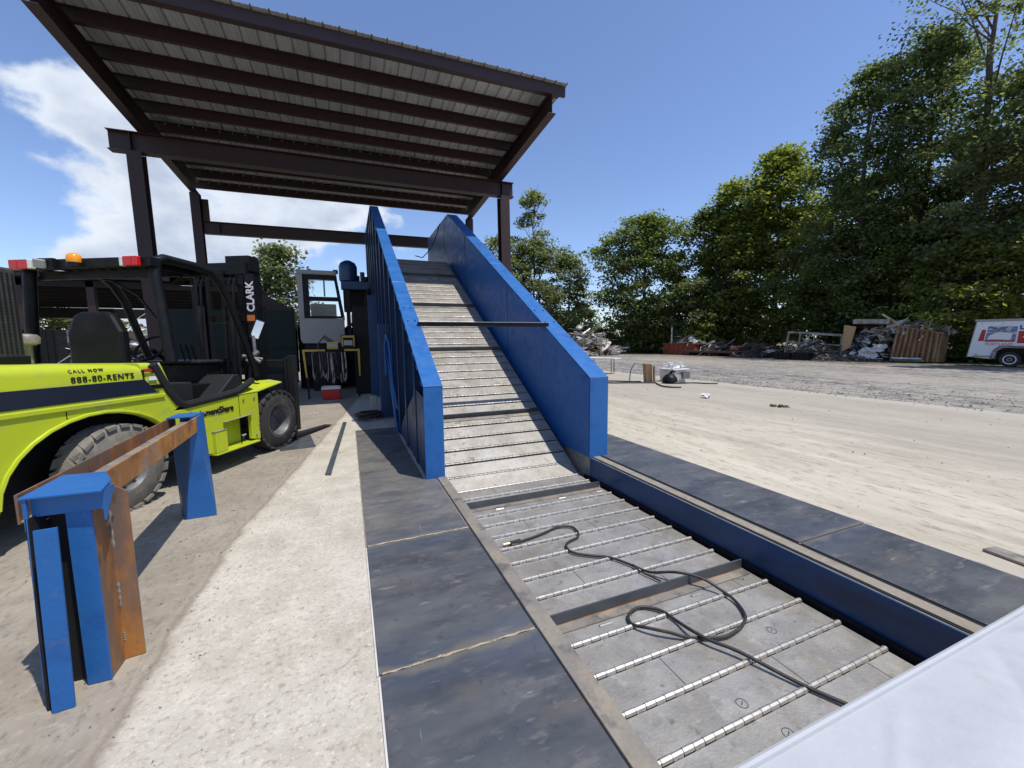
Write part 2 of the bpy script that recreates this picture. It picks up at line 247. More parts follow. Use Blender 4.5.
def leaf_material(name, c1, c2, c3):
    M = bpy.data.materials.new(name); M.use_nodes = True
    t = M.node_tree; L = t.links; b = t.nodes['Principled BSDF']; o = t.nodes['Material Output']
    b.inputs['Roughness'].default_value = .6; b.inputs['Specular IOR Level'].default_value = .25
    g = N(t, 'ShaderNodeNewGeometry'); cr = N(t, 'ShaderNodeValToRGB'); L.new(g.outputs['Random Per Island'], cr.inputs[0])
    e = cr.color_ramp.elements; e[0].color = (*c1, 1); e[1].color = (*c3, 1); x = e.new(.55); x.color = (*c2, 1)
    L.new(cr.outputs[0], b.inputs['Base Color'])
    tr = N(t, 'ShaderNodeBsdfTranslucent'); mul = N(t, 'ShaderNodeMix', data_type='RGBA', blend_type='MULTIPLY'); mul.inputs[0].default_value = 1
    L.new(cr.outputs[0], mul.inputs[6]); mul.inputs[7].default_value = (1.9, 2.05, .9, 1); L.new(mul.outputs[2], tr.inputs[0])
    ms = N(t, 'ShaderNodeMixShader'); ms.inputs[0].default_value = .5; L.new(b.outputs[0], ms.inputs[1]); L.new(tr.outputs[0], ms.inputs[2]); L.new(ms.outputs[0], o.inputs[0])
    return M
MT['leafdark'] = leaf_material('dark leaves', (0.050, 0.068, 0.032), (0.095, 0.120, 0.056), (0.18, 0.205, 0.105))
MT['leafmid'] = leaf_material('mid green leaves', (0.056, 0.078, 0.026), (0.108, 0.140, 0.046), (0.19, 0.215, 0.08))
MT['leafbright'] = leaf_material('bright green leaves', (0.072, 0.096, 0.024), (0.145, 0.175, 0.040), (0.24, 0.25, 0.078))
MT['leafgrey'] = leaf_material('grey green leaves', (0.068, 0.086, 0.044), (0.125, 0.146, 0.078), (0.21, 0.225, 0.135))

# ------------------------------------------------------------------ mesh helpers
class MB:
    def __init__(self): self.v = []; self.f = []
    def add(self, vs, fs):
        o = len(self.v); self.v += [tuple(p) for p in vs]; self.f += [tuple(i+o for i in f) for f in fs]; return self
    def bx(self, x0, x1, y0, y1, z0, z1):
        return self.add([(x0,y0,z0),(x1,y0,z0),(x1,y1,z0),(x0,y1,z0),(x0,y0,z1),(x1,y0,z1),(x1,y1,z1),(x0,y1,z1)],
                        [(0,3,2,1),(4,5,6,7),(0,1,5,4),(1,2,6,5),(2,3,7,6),(3,0,4,7)])
    def obox(self, c, ex, ey, ez):
        c, ex, ey, ez = map(Vector, (c, ex, ey, ez)); vs = []
        for k in (-1, 1):
            for a, b in ((-1,-1),(1,-1),(1,1),(-1,1)): vs.append(c + ex*a + ey*b + ez*k)
        return self.add(vs, [(0,3,2,1),(4,5,6,7),(0,1,5,4),(1,2,6,5),(2,3,7,6),(3,0,4,7)])
    def prism(self, poly, axis, a0, a1):
        n = len(poly); vs = []
        for a in (a0, a1):
            for u, w in poly: vs.append({'x': (a,u,w), 'y': (u,a,w), 'z': (u,w,a)}[axis])
        fs = [tuple(range(n))[::-1], tuple(range(n, 2*n))] + [(i, (i+1)%n, n+(i+1)%n, n+i) for i in range(n)]
        return self.add(vs, fs)
    def tube(self, pts, r, n=8, cap=True):
        pts = [Vector(p) for p in pts]; rr = r if isinstance(r, (list, tuple)) else [r]*len(pts)
        vs = []; nrm = None
        for i, p in enumerate(pts):
            d = (pts[min(i+1, len(pts)-1)] - pts[max(i-1, 0)]).normalized()
            if nrm is None: nrm = d.orthogonal().normalized()
            else:
                nrm = (nrm - d*nrm.dot(d)); nrm = nrm.normalized() if nrm.length > 1e-6 else d.orthogonal().normalized()
            bi = d.cross(nrm)
            for k in range(n):
                a = 2*math.pi*k/n; vs.append(p + (nrm*math.cos(a) + bi*math.sin(a))*rr[i])
        fs = []
        for i in range(len(pts)-1):
            for k in range(n): fs.append((i*n+k, i*n+(k+1)%n, (i+1)*n+(k+1)%n, (i+1)*n+k))
        if cap: fs += [tuple(range(n))[::-1], tuple(range((len(pts)-1)*n, len(pts)*n))]
        return self.add(vs, fs)
    def cyl(self, p0, p1, r, n=16): return self.tube([p0, p1], r, n)
    def lathe(self, prof, c, axis='y', n=32, caps=(True, True)):
        vs = []; c = Vector(c)
        for r, h in prof:
            for k in range(n):
                a = 2*math.pi*k/n; x, y = r*math.cos(a), r*math.sin(a)
                vs.append(c + Vector({'x': (h,x,y), 'y': (x,h,y), 'z': (x,y,h)}[axis]))
        fs = []
        for i in range(len(prof)-1):
            for k in range(n): fs.append((i*n+k, i*n+(k+1)%n, (i+1)*n+(k+1)%n, (i+1)*n+k))
        if caps[0]: fs.append(tuple(range(n))[::-1])
        if caps[1]: fs.append(tuple(range((len(prof)-1)*n, len(prof)*n)))
        return self.add(vs, fs)
    def plate(self, pts, th):
        """polygon in space extruded along its normal by th"""
        pts = [Vector(p) for p in pts]; nr = Vector((0,0,0))
        for i in range(len(pts)): nr += pts[i].cross(pts[(i+1)%len(pts)])
        nr.normalize(); n = len(pts)
        vs = pts + [p + nr*th for p in pts]
        return self.add(vs, [tuple(range(n))[::-1], tuple(range(n, 2*n))] + [(i,(i+1)%n,n+(i+1)%n,n+i) for i in range(n)])
    def build(self, name, m, parent=None, bevel=0, smooth=False):
        off = Vector((0,0,0))
        if parent is not None and parent.get('world_parts'): off = Vector(parent['base'])
        me = bpy.data.meshes.new(name); me.from_pydata([tuple(Vector(p)-off) for p in self.v], [], self.f)
        me.materials.append(MT[m] if isinstance(m, str) else m)
        import bmesh
        bm = bmesh.new(); bm.from_mesh(me); bmesh.ops.recalc_face_normals(bm, faces=bm.faces); bm.to_mesh(me); bm.free()
        o = bpy.data.objects.new(name, me); COL.objects.link(o)
        if parent is not None: o.parent = parent
        if smooth:
            for p in me.polygons: p.use_smooth = True
            me.set_sharp_from_angle(angle=R(40))
        if bevel:
            bv = o.modifiers.new('bevel', 'BEVEL'); bv.width = bevel; bv.segments = 2; bv.limit_method = 'ANGLE'; bv.angle_limit = R(40)
        return o
def thing(name, label, cat, loc=(0,0,0), rz=0, group=None, world=True):
    o = bpy.data.objects.new(name, None); COL.objects.link(o); o.location = loc; o.rotation_euler = (0, 0, rz); o.empty_display_size = .1
    o['label'] = label; o['category'] = cat
    if group: o['group'] = group
    if world: o['world_parts'] = 1; o['base'] = tuple(loc)
    return o
def tag(o, label, cat, group=None):
    o['label'] = label; o['category'] = cat
    if group: o['group'] = group
    return o
def struct(o): o['kind'] = 'structure'; return o
def stuff(o): o['kind'] = 'stuff'; return o
def dupe(o, parent, mtx=None, loc=None):
    c = o.copy(); COL.objects.link(c); c.parent = parent
    if mtx is not None: c.matrix_local = mtx
    if loc is not None: c.location = loc
    return c
def text(body, name, m, parent, size, loc, rot, ext=.002, align='LEFT', shear=0, bold=0, sx=1, sp=1):
    cu = bpy.data.curves.new(name, 'FONT'); cu.space_character = sp; cu.body = body; cu.size = size; cu.extrude = ext; cu.align_x = align; cu.shear = shear; cu.offset = bold
    tmp = bpy.data.objects.new(name, cu); COL.objects.link(tmp)
    dg = bpy.context.evaluated_depsgraph_get(); me = bpy.data.meshes.new_from_object(tmp.evaluated_get(dg)); bpy.data.objects.remove(tmp)
    me.materials.clear(); me.materials.append(MT[m]); o = bpy.data.objects.new(name, me); COL.objects.link(o); o.parent = parent
    o.location = loc; o.rotation_euler = rot; o.scale = (sx, 1, 1); return o

# ------------------------------------------------------------------ ground
def sheet_with_hole(name, m, x0, x1, y0, y1, hx0, hx1, hy0, hy1, z):
    xs = [x0, hx0, hx1, x1]; ys = [y0, hy0, hy1, y1]; mb = MB()
    vs = [(x, y, z) for y in ys for x in xs]; fs = []
    for j in range(3):
        for i in range(3):
            if i == 1 and j == 1: continue
            fs.append((j*4+i, j*4+i+1, (j+1)*4+i+1, (j+1)*4+i))
    mb.add(vs, fs); return struct(mb.build(name, m))
PX0, PX1, PY0, PY1 = 0.93, 3.04, -1.5, 5.6     # pit opening
sheet_with_hole('ground', 'soil', -900, 900, -900, 900, PX0, PX1, PY0, PY1, -0.012)
sheet_with_hole('concrete_yard', 'concrete', -45, 12.72, -25, 42, PX0, PX1, PY0, PY1, 0.0)
def ragged(name, m, x0, x1, y0, y1, z, seed):
    rnd = random.Random(seed); a = []; b = []; y = y0
    while y <= y1:
        a.append((x0 + rnd.uniform(-.12, .12), y, z)); b.append((x1 + rnd.uniform(-.9, .9), y, z)); y += .8
    n = len(a); mb = MB(); mb.add(a+b, [(i, n+i, n+i+1, i+1) for i in range(n-1)]); return struct(mb.build(name, m))
ragged('gravel_road', 'gravel', 12.7, 29.0, -25, 60, -0.005, 3)
struct(MB().bx(PX0-.3, PX1+.3, PY0-.3, PY1+.3, -1.25, -1.2).build('pit_floor', 'darksteel'))
pw = MB(); pw.bx(PX0-.1, PX0, PY0, PY1, -1.2, -.03); pw.bx(PX1+.03, PX1+.13, PY0, PY1, -1.2, -.03); pw.bx(PX0-.1, PX1+.13, PY1, PY1+.1, -1.2, -.03); pw.bx(PX0-.1, PX1+.13, PY0-.1, PY0, -1.2, -.03)
struct(pw.build('pit_wall', 'concrete'))

# ------------------------------------------------------------------ steel floor plates
def floor_plate(x0, x1, y0, y1, label, weld_far=False, th=.010, m='mill'):
    t = thing('floor_plate', label, 'steel plate', ((x0+x1)/2, (y0+y1)/2, 0), group='steel plates laid beside the conveyor pit')
    MB().bx(x0, x1, y0, y1, 0.004, 0.004+th).build('plate', m, t, bevel=.003)
    if weld_far:
        mb = MB(); n = 26; pts = []
        rnd = random.Random(int(y1*100))
        for i in range(n+1):
            pts.append((x0+.01+(x1-x0-.02)*i/n, y1+.006+rnd.uniform(-.004, .004), .0135))
        mb.tube(pts, [rnd.uniform(.004, .008) for _ in pts], 6); mb.build('weld_bead', 'weld', t)
    if x0 < 1: MB().bx(x0-.010, x0-.001, y0, y1, .002, .007).build('edge_grout', 'dust' if y0 > 3.2 else 'scrapwhite', t)
    return t
floor_plate(.065, .895, -.6, 1.885, 'nearest dark steel plate left of the pit, at the bottom of the photo', True)
floor_plate(.060, .890, 1.897, 3.215, 'middle dark steel plate left of the pit between two tan welds', True)
floor_plate(.062, .885, 3.227, 4.62, 'grey dusty steel plate left of the pit by the blue end of the wall', False, m='milldusty')
floor_plate(.062, .745, 4.626, 7.80, 'farthest steel plate lying in the shadow of the left blue wall', False, m='milldusty')
floor_plate(3.195, 4.035, -1.2, 1.93, 'nearest dark steel plate right of the pit', False, m='millplain')
floor_plate(3.20, 4.05, 1.942, 5.72, 'long dark steel plate right of the pit behind the crossing seam', False, m='millplain')
t = thing('steel_bar', 'long thin grey flat bar lying on the pale concrete left of the plates', 'steel bar', (-.22, 7, 0), group='loose flat bars on the concrete')
MB().obox((-.215, 7.0, .013), Vector((.0335, -.015, 0)), Vector((.085, 1.73, 0)), (0,0,.008)).build('bar', 'cleat', t)
t = thing('steel_bar', 'short dark flat bar lying on the sunny concrete at the right edge', 'steel bar', (4.32, .9, 0), group='loose flat bars on the concrete')
MB().obox((4.318, .90, .013), (.069, -.011, 0), (.068, .42, 0), (0, 0, .009)).build('bar', 'strip', t, bevel=.002)
t = thing('ground_mat', 'grey steel sheet lying on the concrete beside the front tyre of the forklift', 'steel sheet', (-.75, 7.5, 0))
MB().plate([(-1.02, 6.80, .004), (-.54, 6.86, .004), (-.76, 8.25, .004), (-1.25, 8.2, .004)], .008).build('sheet', 'cleat', t, bevel=.002)

# ------------------------------------------------------------------ apron conveyor
BZ, BY, SL = -.28, 4.72, .5623
CA0, SA0 = math.cos(math.atan(.5551)), math.sin(math.atan(.5551))
ANG = math.atan(SL); CA, SA = math.cos(ANG), math.sin(ANG)
cv = thing('conveyor', 'inclined blue scrap conveyor with grey hinged steel slats rising from a pit', 'conveyor', (2, 4.6, 0))
def wall_profile(off=0, lower=1):   # in (y,z)
    return [(4.60, 0.0), (4.60, 1.08-off), (12.45, 5.45-off), (15.7, 5.45-off), (15.7, 3.0), (13.2, 2.85), (7.35, -.02)]
def side_wall(xi, xo, name_label):
    s = 1 if xo > xi else -1
    a, b = (xi, xi + s*.012)
    w = MB().prism([(4.612, .004), (4.612, 1.0995), (12.447, 5.4495), (15.7, 5.4495), (15.7, 3.0), (13.2, 2.85), (7.35, .004)], 'x', a, b).build('side_panel', 'shadeblue' if name_label == 'x' else 'blue', cv)  # left panel takes the blue with shade in its colour
    # rim plates: end, sloped top, level top
    o0, o1 = sorted((xi - s*.003, xo))
    MB().bx(o0, o1, 4.588, 4.600, .004, 1.0872).build('end_cap', 'blue', cv, bevel=.003)
    dy, dz = 12.45-4.588, 5.45-1.086; L = math.hypot(dy, dz); ny, nz = -dz/L, dy/L
    tcap = MB().prism([(4.588, 1.088), (12.45, 5.452), (12.45+.0, 5.466), (4.588-.004, 1.104)], 'x', o0, o1).build('top_cap', 'blue', cv, bevel=.002)
    MB().bx(o0, o1, 12.452, 15.7, 5.452, 5.466).build('level_cap', 'blue', cv)
    MB().bx(o0, o1, 15.702, 15.714, 3.0, 5.45).build('rear_cap', 'blue', cv)
    mb = MB().prism([(7.35, -.006+.01), (13.2, 2.84), (15.7, 2.99), (15.7, 2.97), (13.2, 2.82), (7.37, .002)], 'x', o0, o1); mb.build('bottom_flange', 'blue', cv)
    # outside stiffeners
    l0, l1 = sorted((xo - s*.030, xo - s*.022))
    MB().prism([(4.62, .006), (4.62, .95), (5.3, 1.0), (6.6, .42), (7.32, .02)], 'x', l0, l1).build('lower_plate', 'shadeblue', cv)
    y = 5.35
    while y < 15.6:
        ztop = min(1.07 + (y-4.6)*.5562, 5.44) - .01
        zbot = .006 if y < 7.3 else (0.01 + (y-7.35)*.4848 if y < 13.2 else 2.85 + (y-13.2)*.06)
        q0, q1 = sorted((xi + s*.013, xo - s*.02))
        MB().bx(q0, q1, y-.008, y+.008, zbot, ztop).build('stiffener', 'shadeblue', cv)
        f0, f1 = sorted((xo - s*.02, xo - s*.008))
        MB().bx(f0, f1, y-.06, y+.06, zbot+.01, ztop).build('stiffener_flange', 'deepshadeblue', cv)  # flange colour darkened to stand for shade on the wall
        y += .92
    for yy in (6.05, 6.45, 11.0):
        zc = 1.088 + (yy-4.588)*.5551 + .016
        for xx in (xi + s*.06, xo - s*.06):
            MB().tube([(xx, yy, zc-.004), (xx, yy-.004, zc+.008)], .014, 8).build('cap_bolt', 'darksteel', cv)
side_wall(0.99, 0.77, 'x'); side_wall(2.998, 3.285, 'y')
for (x0, x1, yy) in ((.767, .993, 10.3), (.767, .993, 7.4), (2.995, 3.288, 8.6)):
    zc = 1.088 + (yy-4.588)*.5551 + .016
    MB().obox(((x0+x1)/2, yy, zc), ((x1-x0)/2, 0, 0), (0, .006*CA0, .006*SA0), (0, -.0012*SA0, .0012*CA0)).build('cap_weld', 'scrapgrey', cv)
for yy in (7.6, 10.6, 13.0):
    zt = min(1.088 + (yy-4.588)*.5551, 5.44) - .03
    MB().bx(2.994, 2.9978, yy-.004, yy+.004, max(-.2, -.28+(yy-4.72)*.5623) + .02, zt).build('panel_seam', 'darksteel', cv)
rnd = random.Random(66)
for k in range(26):
    yy = 4.62 + .30*k; zc = 1.088 + (yy-4.588)*.5551 - .004
    MB().tube([(2.9965, yy + .02*q, zc + .02*q*.5551) for q in range(6)], [.003, .006, .005, .006, .005, .003], 5).build('weld_bead', 'shadeblue', cv)
    MB().tube([(.7635, yy + .02*q, zc + .02*q*.5551) for q in range(6)], [.003, .006, .005, .006, .005, .003], 5).build('weld_bead', 'shadeblue', cv)
# supports under the incline
for (x0, x1) in ((.60, .84), (3.2, 3.44)):
    MB().bx(x0, x1, 8.9, 9.12, .02, 2.0).build('support_leg', 'shadeblue', cv, bevel=.004)
    MB().bx(x0-.12, x1+.12, 8.8, 9.22, .004, .02).build('foot_plate', 'strip', cv)
    MB().bx(x0, x1, 12.6, 12.85, .02, 3.0).build('support_leg', 'shadeblue', cv, bevel=.004)
# brace plate on left outer side
MB().plate([(.745, 8.3, 1.0), (.745, 7.2, .02), (.745, 7.6, .02), (.745, 9.1, 1.6)], .012).build('gusset', 'blue', cv)
MB().tube([(.70, 8.55, .95), (.69, 8.5, 1.55), (.70, 8.2, 1.75), (.70, 7.7, 1.6), (.70, 7.3, .9), (.72, 6.9, .5)], .022, 8).build('hydraulic_hose', 'blue', cv, smooth=True)
# belt slats
P = .25
def belt_point(s):                         # s along the belt from the bend
    if s < 0: return Vector((0, BY + s, BZ)), Vector((0,1,0)), Vector((0,0,1))
    if s < 8.87: return Vector((0, BY + s*CA, BZ + s*SA)), Vector((0,CA,SA)), Vector((0,-SA,CA))
    q = s-8.87; return Vector((0, BY+8.87*CA+q, BZ+8.87*SA)), Vector((0,1,0)), Vector((0,0,1))
BX0, BX1 = 1.0, 2.925
def slat_mesh():
    mb = MB(); mb.bx(BX0+.004, BX1-.004, .020, P-.012, -.012, 0)
    return mb
slat0 = hinge0 = None; gap0 = None
hmb = MB(); nk = 30; kw = (BX1-BX0)/nk
for k in range(nk):
    r = .0165 if k % 2 else .0152
    hmb.tube([(BX0+k*kw+.002, 0, .006), (BX0+(k+1)*kw-.002, 0, .006)], r, 8)
    if k % 2: hmb.bx(BX0+k*kw+.004, BX0+(k+1)*kw-.004, 0, .022, -.010, .0025)
    else: hmb.bx(BX0+k*kw+.004, BX0+(k+1)*kw-.004, -.016, 0, -.010, .0025)
s = -4.725 + .5
i = 0
rnd = random.Random(11)
slat_objs = []
while s < 10.6:
    p, d, nrm = belt_point(s + .0001); p2, _, _ = belt_point(s + P)
    dd = (p2 - p).normalized(); nn = Vector((1,0,0)).cross(dd)
    mtx = Matrix(((1,0,0,0),(0,dd.y,nn.y,p.y),(0,dd.z,nn.z,p.z),(0,0,0,1)))
    base = Matrix.Translation(-Vector(cv['base']))
    if slat0 is None:
        slat0 = MB(); slat0.bx(BX0+.004, BX1-.004, .020, P-.018, -.012, 0); 
        me = slat0
        o = me.build('slat', 'slat', None); o.parent = cv; slat0 = o; o.matrix_local = base @ mtx
        h = hmb.build('hinge', 'hinge', None, smooth=True); h.parent = cv; h.matrix_local = base @ mtx; hinge0 = h
    elif s > .2:
        if gap0 is None:
            gap0 = MB(); gap0.bx(BX0+.004, BX1-.004, .019, P-.040, -.012, 0); gap0 = gap0.build('slat', 'slat', None); gap0.parent = cv; hl = MB()
            for k in range(nk): hl.tube([(BX0+k*kw+.003, 0, -.006), (BX0+(k+1)*kw-.003, 0, -.006)], .0150 if k % 2 else .0135, 8)
            hl = hl.build('hinge', 'slat', None, smooth=True); hl.parent = cv; gap0.matrix_local = base @ mtx; hl.matrix_local = base @ mtx; o, h = gap0, hl
        else: o = dupe(gap0, cv, base @ mtx); h = dupe(hl, cv, base @ mtx)
    else:
        o = dupe(slat0, cv, base @ mtx); h = dupe(hinge0, cv, base @ mtx)
    slat_objs.append((s, base @ mtx, o))
    s += P; i += 1
# dark under-belt frame seen through the gaps
mb = MB(); mb.prism([(-1, -.34), (4.7, -.34), (12.4, 3.99), (15, 3.99), (15, 3.80), (12.5, 3.80), (4.8, -.5), (-1, -.5)], 'x', 1.02, 2.96); mb.build('carrier_frame', 'darksteel', cv)
# side chain and shadow gap rails
mb = MB(); mb.bx(2.945, 2.965, -1, 4.7, -.34, -.305); mb.bx(2.975, 2.99, -1, 4.7, -.34, -.25); mb.build('guide_rail', 'darksteel', cv)
mb = MB()
for k in range(24): mb.cyl((2.93, .3+.25*k-.255, -.30), (2.985, .3+.25*k-.255, -.30), .02, 8)
mb.build('chain_pins', 'darksteel', cv)
# split lines and hand marks on the near slats: fine recessed joint covers
def on_belt(sv, mb, name, m): 
    p, d, nrm = belt_point(sv)
    dd, nn = d, nrm
    mtx = Matrix(((1,0,0,0),(0,dd.y,nn.y,p.y),(0,dd.z,nn.z,p.z),(0,0,0,1)))
    o = mb.build(name, m, None); o.parent = cv; o.matrix_local = Matrix.Translation(-Vector(cv['base'])) @ mtx; return o
jm = None
for sv, mtx, o in slat_objs[:17]:
    mb = MB()
    xx = (1.16, 1.62, 2.24, 2.70)[int(round(sv/P*3)) % 4]; mb.bx(xx, xx+.004, .024, P-.022, .0004, .0010)
    j = mb.build('slat_joint', 'darksteel', None); j.parent = o
# stamped bolt circles
for (x, y) in ((1.80, 1.32), (1.86, 1.12), (2.42, 1.05), (2.45, 1.62), (1.55, .98)):
    mb = MB(); n_ = 20
    rp = [(x+.028*math.cos(2*math.pi*k/n_), y+.028*math.sin(2*math.pi*k/n_), BZ+.0005) for k in range(n_)]; mb.tube(rp+rp[:2], .0022, 5, cap=False)
    mb.build('plug_weld', 'cleat', cv)
    MB().tube([(x-.012, y-.006, BZ+.0005), (x+.012, y+.006, BZ+.0005)], .0025, 5).build('plug_slot', 'cleat', cv)
# cleats
def cleat(sv):
    mb = MB(); h = .085
    mb.bx(1.005, 2.90, -.006, .006, .001, h)              # upright flange
    fb = MB(); fb.bx(1.005, 2.90, -.085, -.006, .001, .010); on_belt(sv, fb, 'cleat_base', 'strip')
    on_belt(sv, mb, 'cleat', 'cleat')
    wb = MB(); rnd = random.Random(int(sv*100)+900)
    wb.tube([(1.01+1.885*k/20, -.010+rnd.uniform(-.001, .001), .011) for k in range(21)], .003, 5); on_belt(sv, wb, 'cleat_weld', 'rustsmooth')
    bb = MB()
    for xx in (1.45, 2.25, 2.78): bb.tube([(xx, -.118, .004), (xx+.09, -.118, .004)], .009, 6)
    on_belt(sv, bb, 'cleat_clip', 'hinge')
for sv in (-2.52, -.50, 1.46, 3.50, 5.56, 7.50): cleat(sv)
# lip plates along the pit
MB().bx(.90, 1.0, -.6, 4.58, .006, .026).build('pit_lip', 'strip', cv, bevel=.003)
mb = MB(); mb.bx(1.0, 1.006, -1, 4.58, -.34, .010); mb.build('pit_skirt', 'shadeblue', cv)
mb = MB(); mb.bx(2.998, 3.012, -1, 4.585, -.40, .004); mb.build('skirt_wall', 'deepshadeblue', cv)
MB().bx(3.012, 3.030, -1, 4.585, -.1, .001).build('skirt_edge', 'strip', cv)
MB().bx(3.055, 3.155, -1, 4.585, .004, .010).build('pit_ledge', 'dust', cv)
MB().bx(3.157, 3.193, -1, 4.585, .003, .005).build('ledge_gap', 'darksteel', cv)
MB().bx(3.032, 3.053, -1, 4.585, .003, .005).build('ledge_gap', 'darksteel', cv)
# cross bar over the side walls
MB().bx(.95, 3.05, 5.90, 5.96, 1.835, 1.895).build('cross_bar', 'darksteel', cv, bevel=.003)
MB().bx(.95, 3.05, 5.885, 5.96, 1.896, 1.904).build('cross_bar_flange', 'hinge', cv)
# head end: cable hanging
MB().tube([(1.98, 12.35, 4.15), (2.2, 12.4, 4.12), (2.5, 12.6, 4.45), (2.75, 12.9, 4.95), (2.95, 13.3, 5.4)], .014, 6).build('head_cable', 'cable', cv, smooth=True)
# ------------------------------------------------------------------ canopy
ca = thing('canopy', 'dark maroon steel canopy with a ribbed metal roof over the top of the conveyor', 'canopy', (0, 13.4, 0))
ca.rotation_euler = (0, -.011, 0)
def rz_(y): return -.063*(y-9.47)
def ibeam_y(name, x, y0, y1, zb, zt, bw):         # sloped beam along y
    mb = MB()
    for (a, b, u0, u1) in ((-bw, bw, 0, .018), (-.006, .006, .018, zt-zb-.018), (-bw, bw, zt-zb-.018, zt-zb)):
        mb.prism([(y0, zb+rz_(y0)+u0), (y1, zb+rz_(y1)+u0), (y1, zb+rz_(y1)+u1), (y0, zb+rz_(y0)+u1)], 'x', x+a, x+b)
    return mb.build(name, 'maroon', ca)
for x in (-4.40, 5.10):
    ibeam_y('rafter', x, 9.50, 17.15, 7.20, 7.64, .105)
def ibeam_x(name, y, x0, x1, zb, zt, bw):
    mb = MB(); mb.bx(x0, x1, y-bw, y+bw, zb, zb+.018); mb.bx(x0, x1, y-.006, y+.006, zb+.018, zt-.018); mb.bx(x0, x1, y-bw, y+bw, zt-.018, zt)
    for xx in (x0+.45, x1-.42): mb.bx(xx-.006, xx+.006, y-bw+.006, y+bw-.006, zb+.018, zt-.018)
    return mb.build(name, 'maroon', ca)
ibeam_x('front_beam', 13.42, -5.12, 5.62, 6.47, 6.945, .13)
ibeam_x('rear_beam', 17.0, -4.24, 5.0, 5.41, 5.82, .10)
def post(x, y, z1, w):
    mb = MB(); mb.bx(x-w, x+w, y-w, y-w+.016, 0, z1); mb.bx(x-w, x+w, y+w-.016, y+w, 0, z1); mb.bx(x-.006, x+.006, y-w+.016, y+w-.016, 0, z1)
    mb.bx(x-w-.1, x+w+.1, y-w-.1, y+w+.1, -.05, .02)
    return mb.build('post', 'maroon', ca)
post(-4.61, 13.42, 6.468, .15); post(5.27, 13.42, 6.468, .165); post(-4.40, 17.0, 6.71, .13); post(5.10, 17.0, 6.71, .13)
MB().bx(-4.24, -4.05, 16.99, 17.01, 5.83, 6.55).build('knee_plate', 'maroon', ca)
PY_ = [9.50 + .905*k for k in range(10)]
for k, y in enumerate(PY_):
    z0 = 7.645 + rz_(y)
    mb = MB(); mb.bx(-4.58 if k else -4.62, 5.30 if k else 5.44, y-.004, y+.004, z0-.03, z0+.20)
    mb.bx(-4.58, 5.30, y, y+.08, z0-.03, z0-.024); mb.bx(-4.58, 5.30, y-.07, y, z0+.194, z0+.20)
    if k == 0: mb.bx(-4.62, 5.44, y-.075, y-.067, z0-.03, z0+.20); mb.bx(-4.62, 5.44, y-.067, y, z0-.03, z0-.024)
    mb.build('purlin', 'maroon', ca)
mb = MB()
for y in PY_[5:]:
    z0 = 7.645 + rz_(y); x = -4.45
    while x < 5.3: mb.bx(x, x+.022, y-.014, y-.005, z0+.165, z0+.19); x += .305
stuff(mb.build('screws', 'scrapwhite', ca))
# ribbed roof panels, one per sheet
def roof_panel(x0, n):
    prof = []; x = x0
    for k in range(n):
        prof += [(x, 0), (x+.09, 0), (x+.10, .007), (x+.125, .007), (x+.135, 0), (x+.19, 0), (x+.20, .007), (x+.225, .007), (x+.235, 0), (x+.255, 0), (x+.272, .035), (x+.288, .035), (x+.305, 0)]; x += .305
    mb = MB(); y0, y1 = 9.33, 17.85; za, zb = 7.852+rz_(y0), 7.852+rz_(y1); m = len(prof)
    vs = [(u, y0, za+w) for u, w in prof] + [(u, y1, zb+w) for u, w in prof]
    mb.add(vs, [(i, i+1, m+i+1, m+i) for i in range(m-1)])
    o = mb.build('roof_panel', 'galv', ca)
    sm = o.modifiers.new('thick', 'SOLIDIFY'); sm.thickness = .002
    return o
x = -4.60
for k in range(11): roof_panel(x + k*.915, 3)
# ------------------------------------------------------------------ rusty stand in the foreground
st = thing('steel_stand', 'rusty double channel beam on blue painted legs standing in front of the yellow forklift', 'steel stand', (-1.25, 3.4, 0))
def Q(*pts): return [Vector(p) for p in pts]
# near cap
MB().plate(Q((-1.345, 2.34, .945), (-1.065, 2.33, .945), (-1.095, 2.49, .948), (-1.185, 2.655, .952), (-1.355, 2.665, .952)), .010).build('cap_plate', 'blue', st, bevel=.002)
MB().bx(-1.325, -1.085, 2.375, 2.387, .855, .944).build('cap_lip', 'blue', st)
MB().plate(Q((-1.085, 2.376, .944), (-1.085, 2.376, .80), (-1.083, 2.47, .944)), .008).build('cap_gusset', 'blue', st)
# outer leg strap with edge
MB().obox((-1.2400, 2.268, .415), (.036, .004, 0), (-.0005, .006, 0), (.0045, .010, .412)).build('leg', 'blue', st, bevel=.001)
MB().bx(-1.336, -1.322, 2.345, 2.357, .80, .944).build('leg_top', 'blue', st)
MB().plate(Q((-1.300, 2.275, 0.002), (-1.320, 2.34, .86), (-1.300, 2.45, .86), (-1.285, 2.40, .002)), .010).build('leg_side', 'darksteel', st)  # inner plates near-black: shade inside the leg put into their colour
MB().bx(-1.31, -1.20, 2.44, 2.45, .004, .93).build('back_plate', 'darksteel', st)
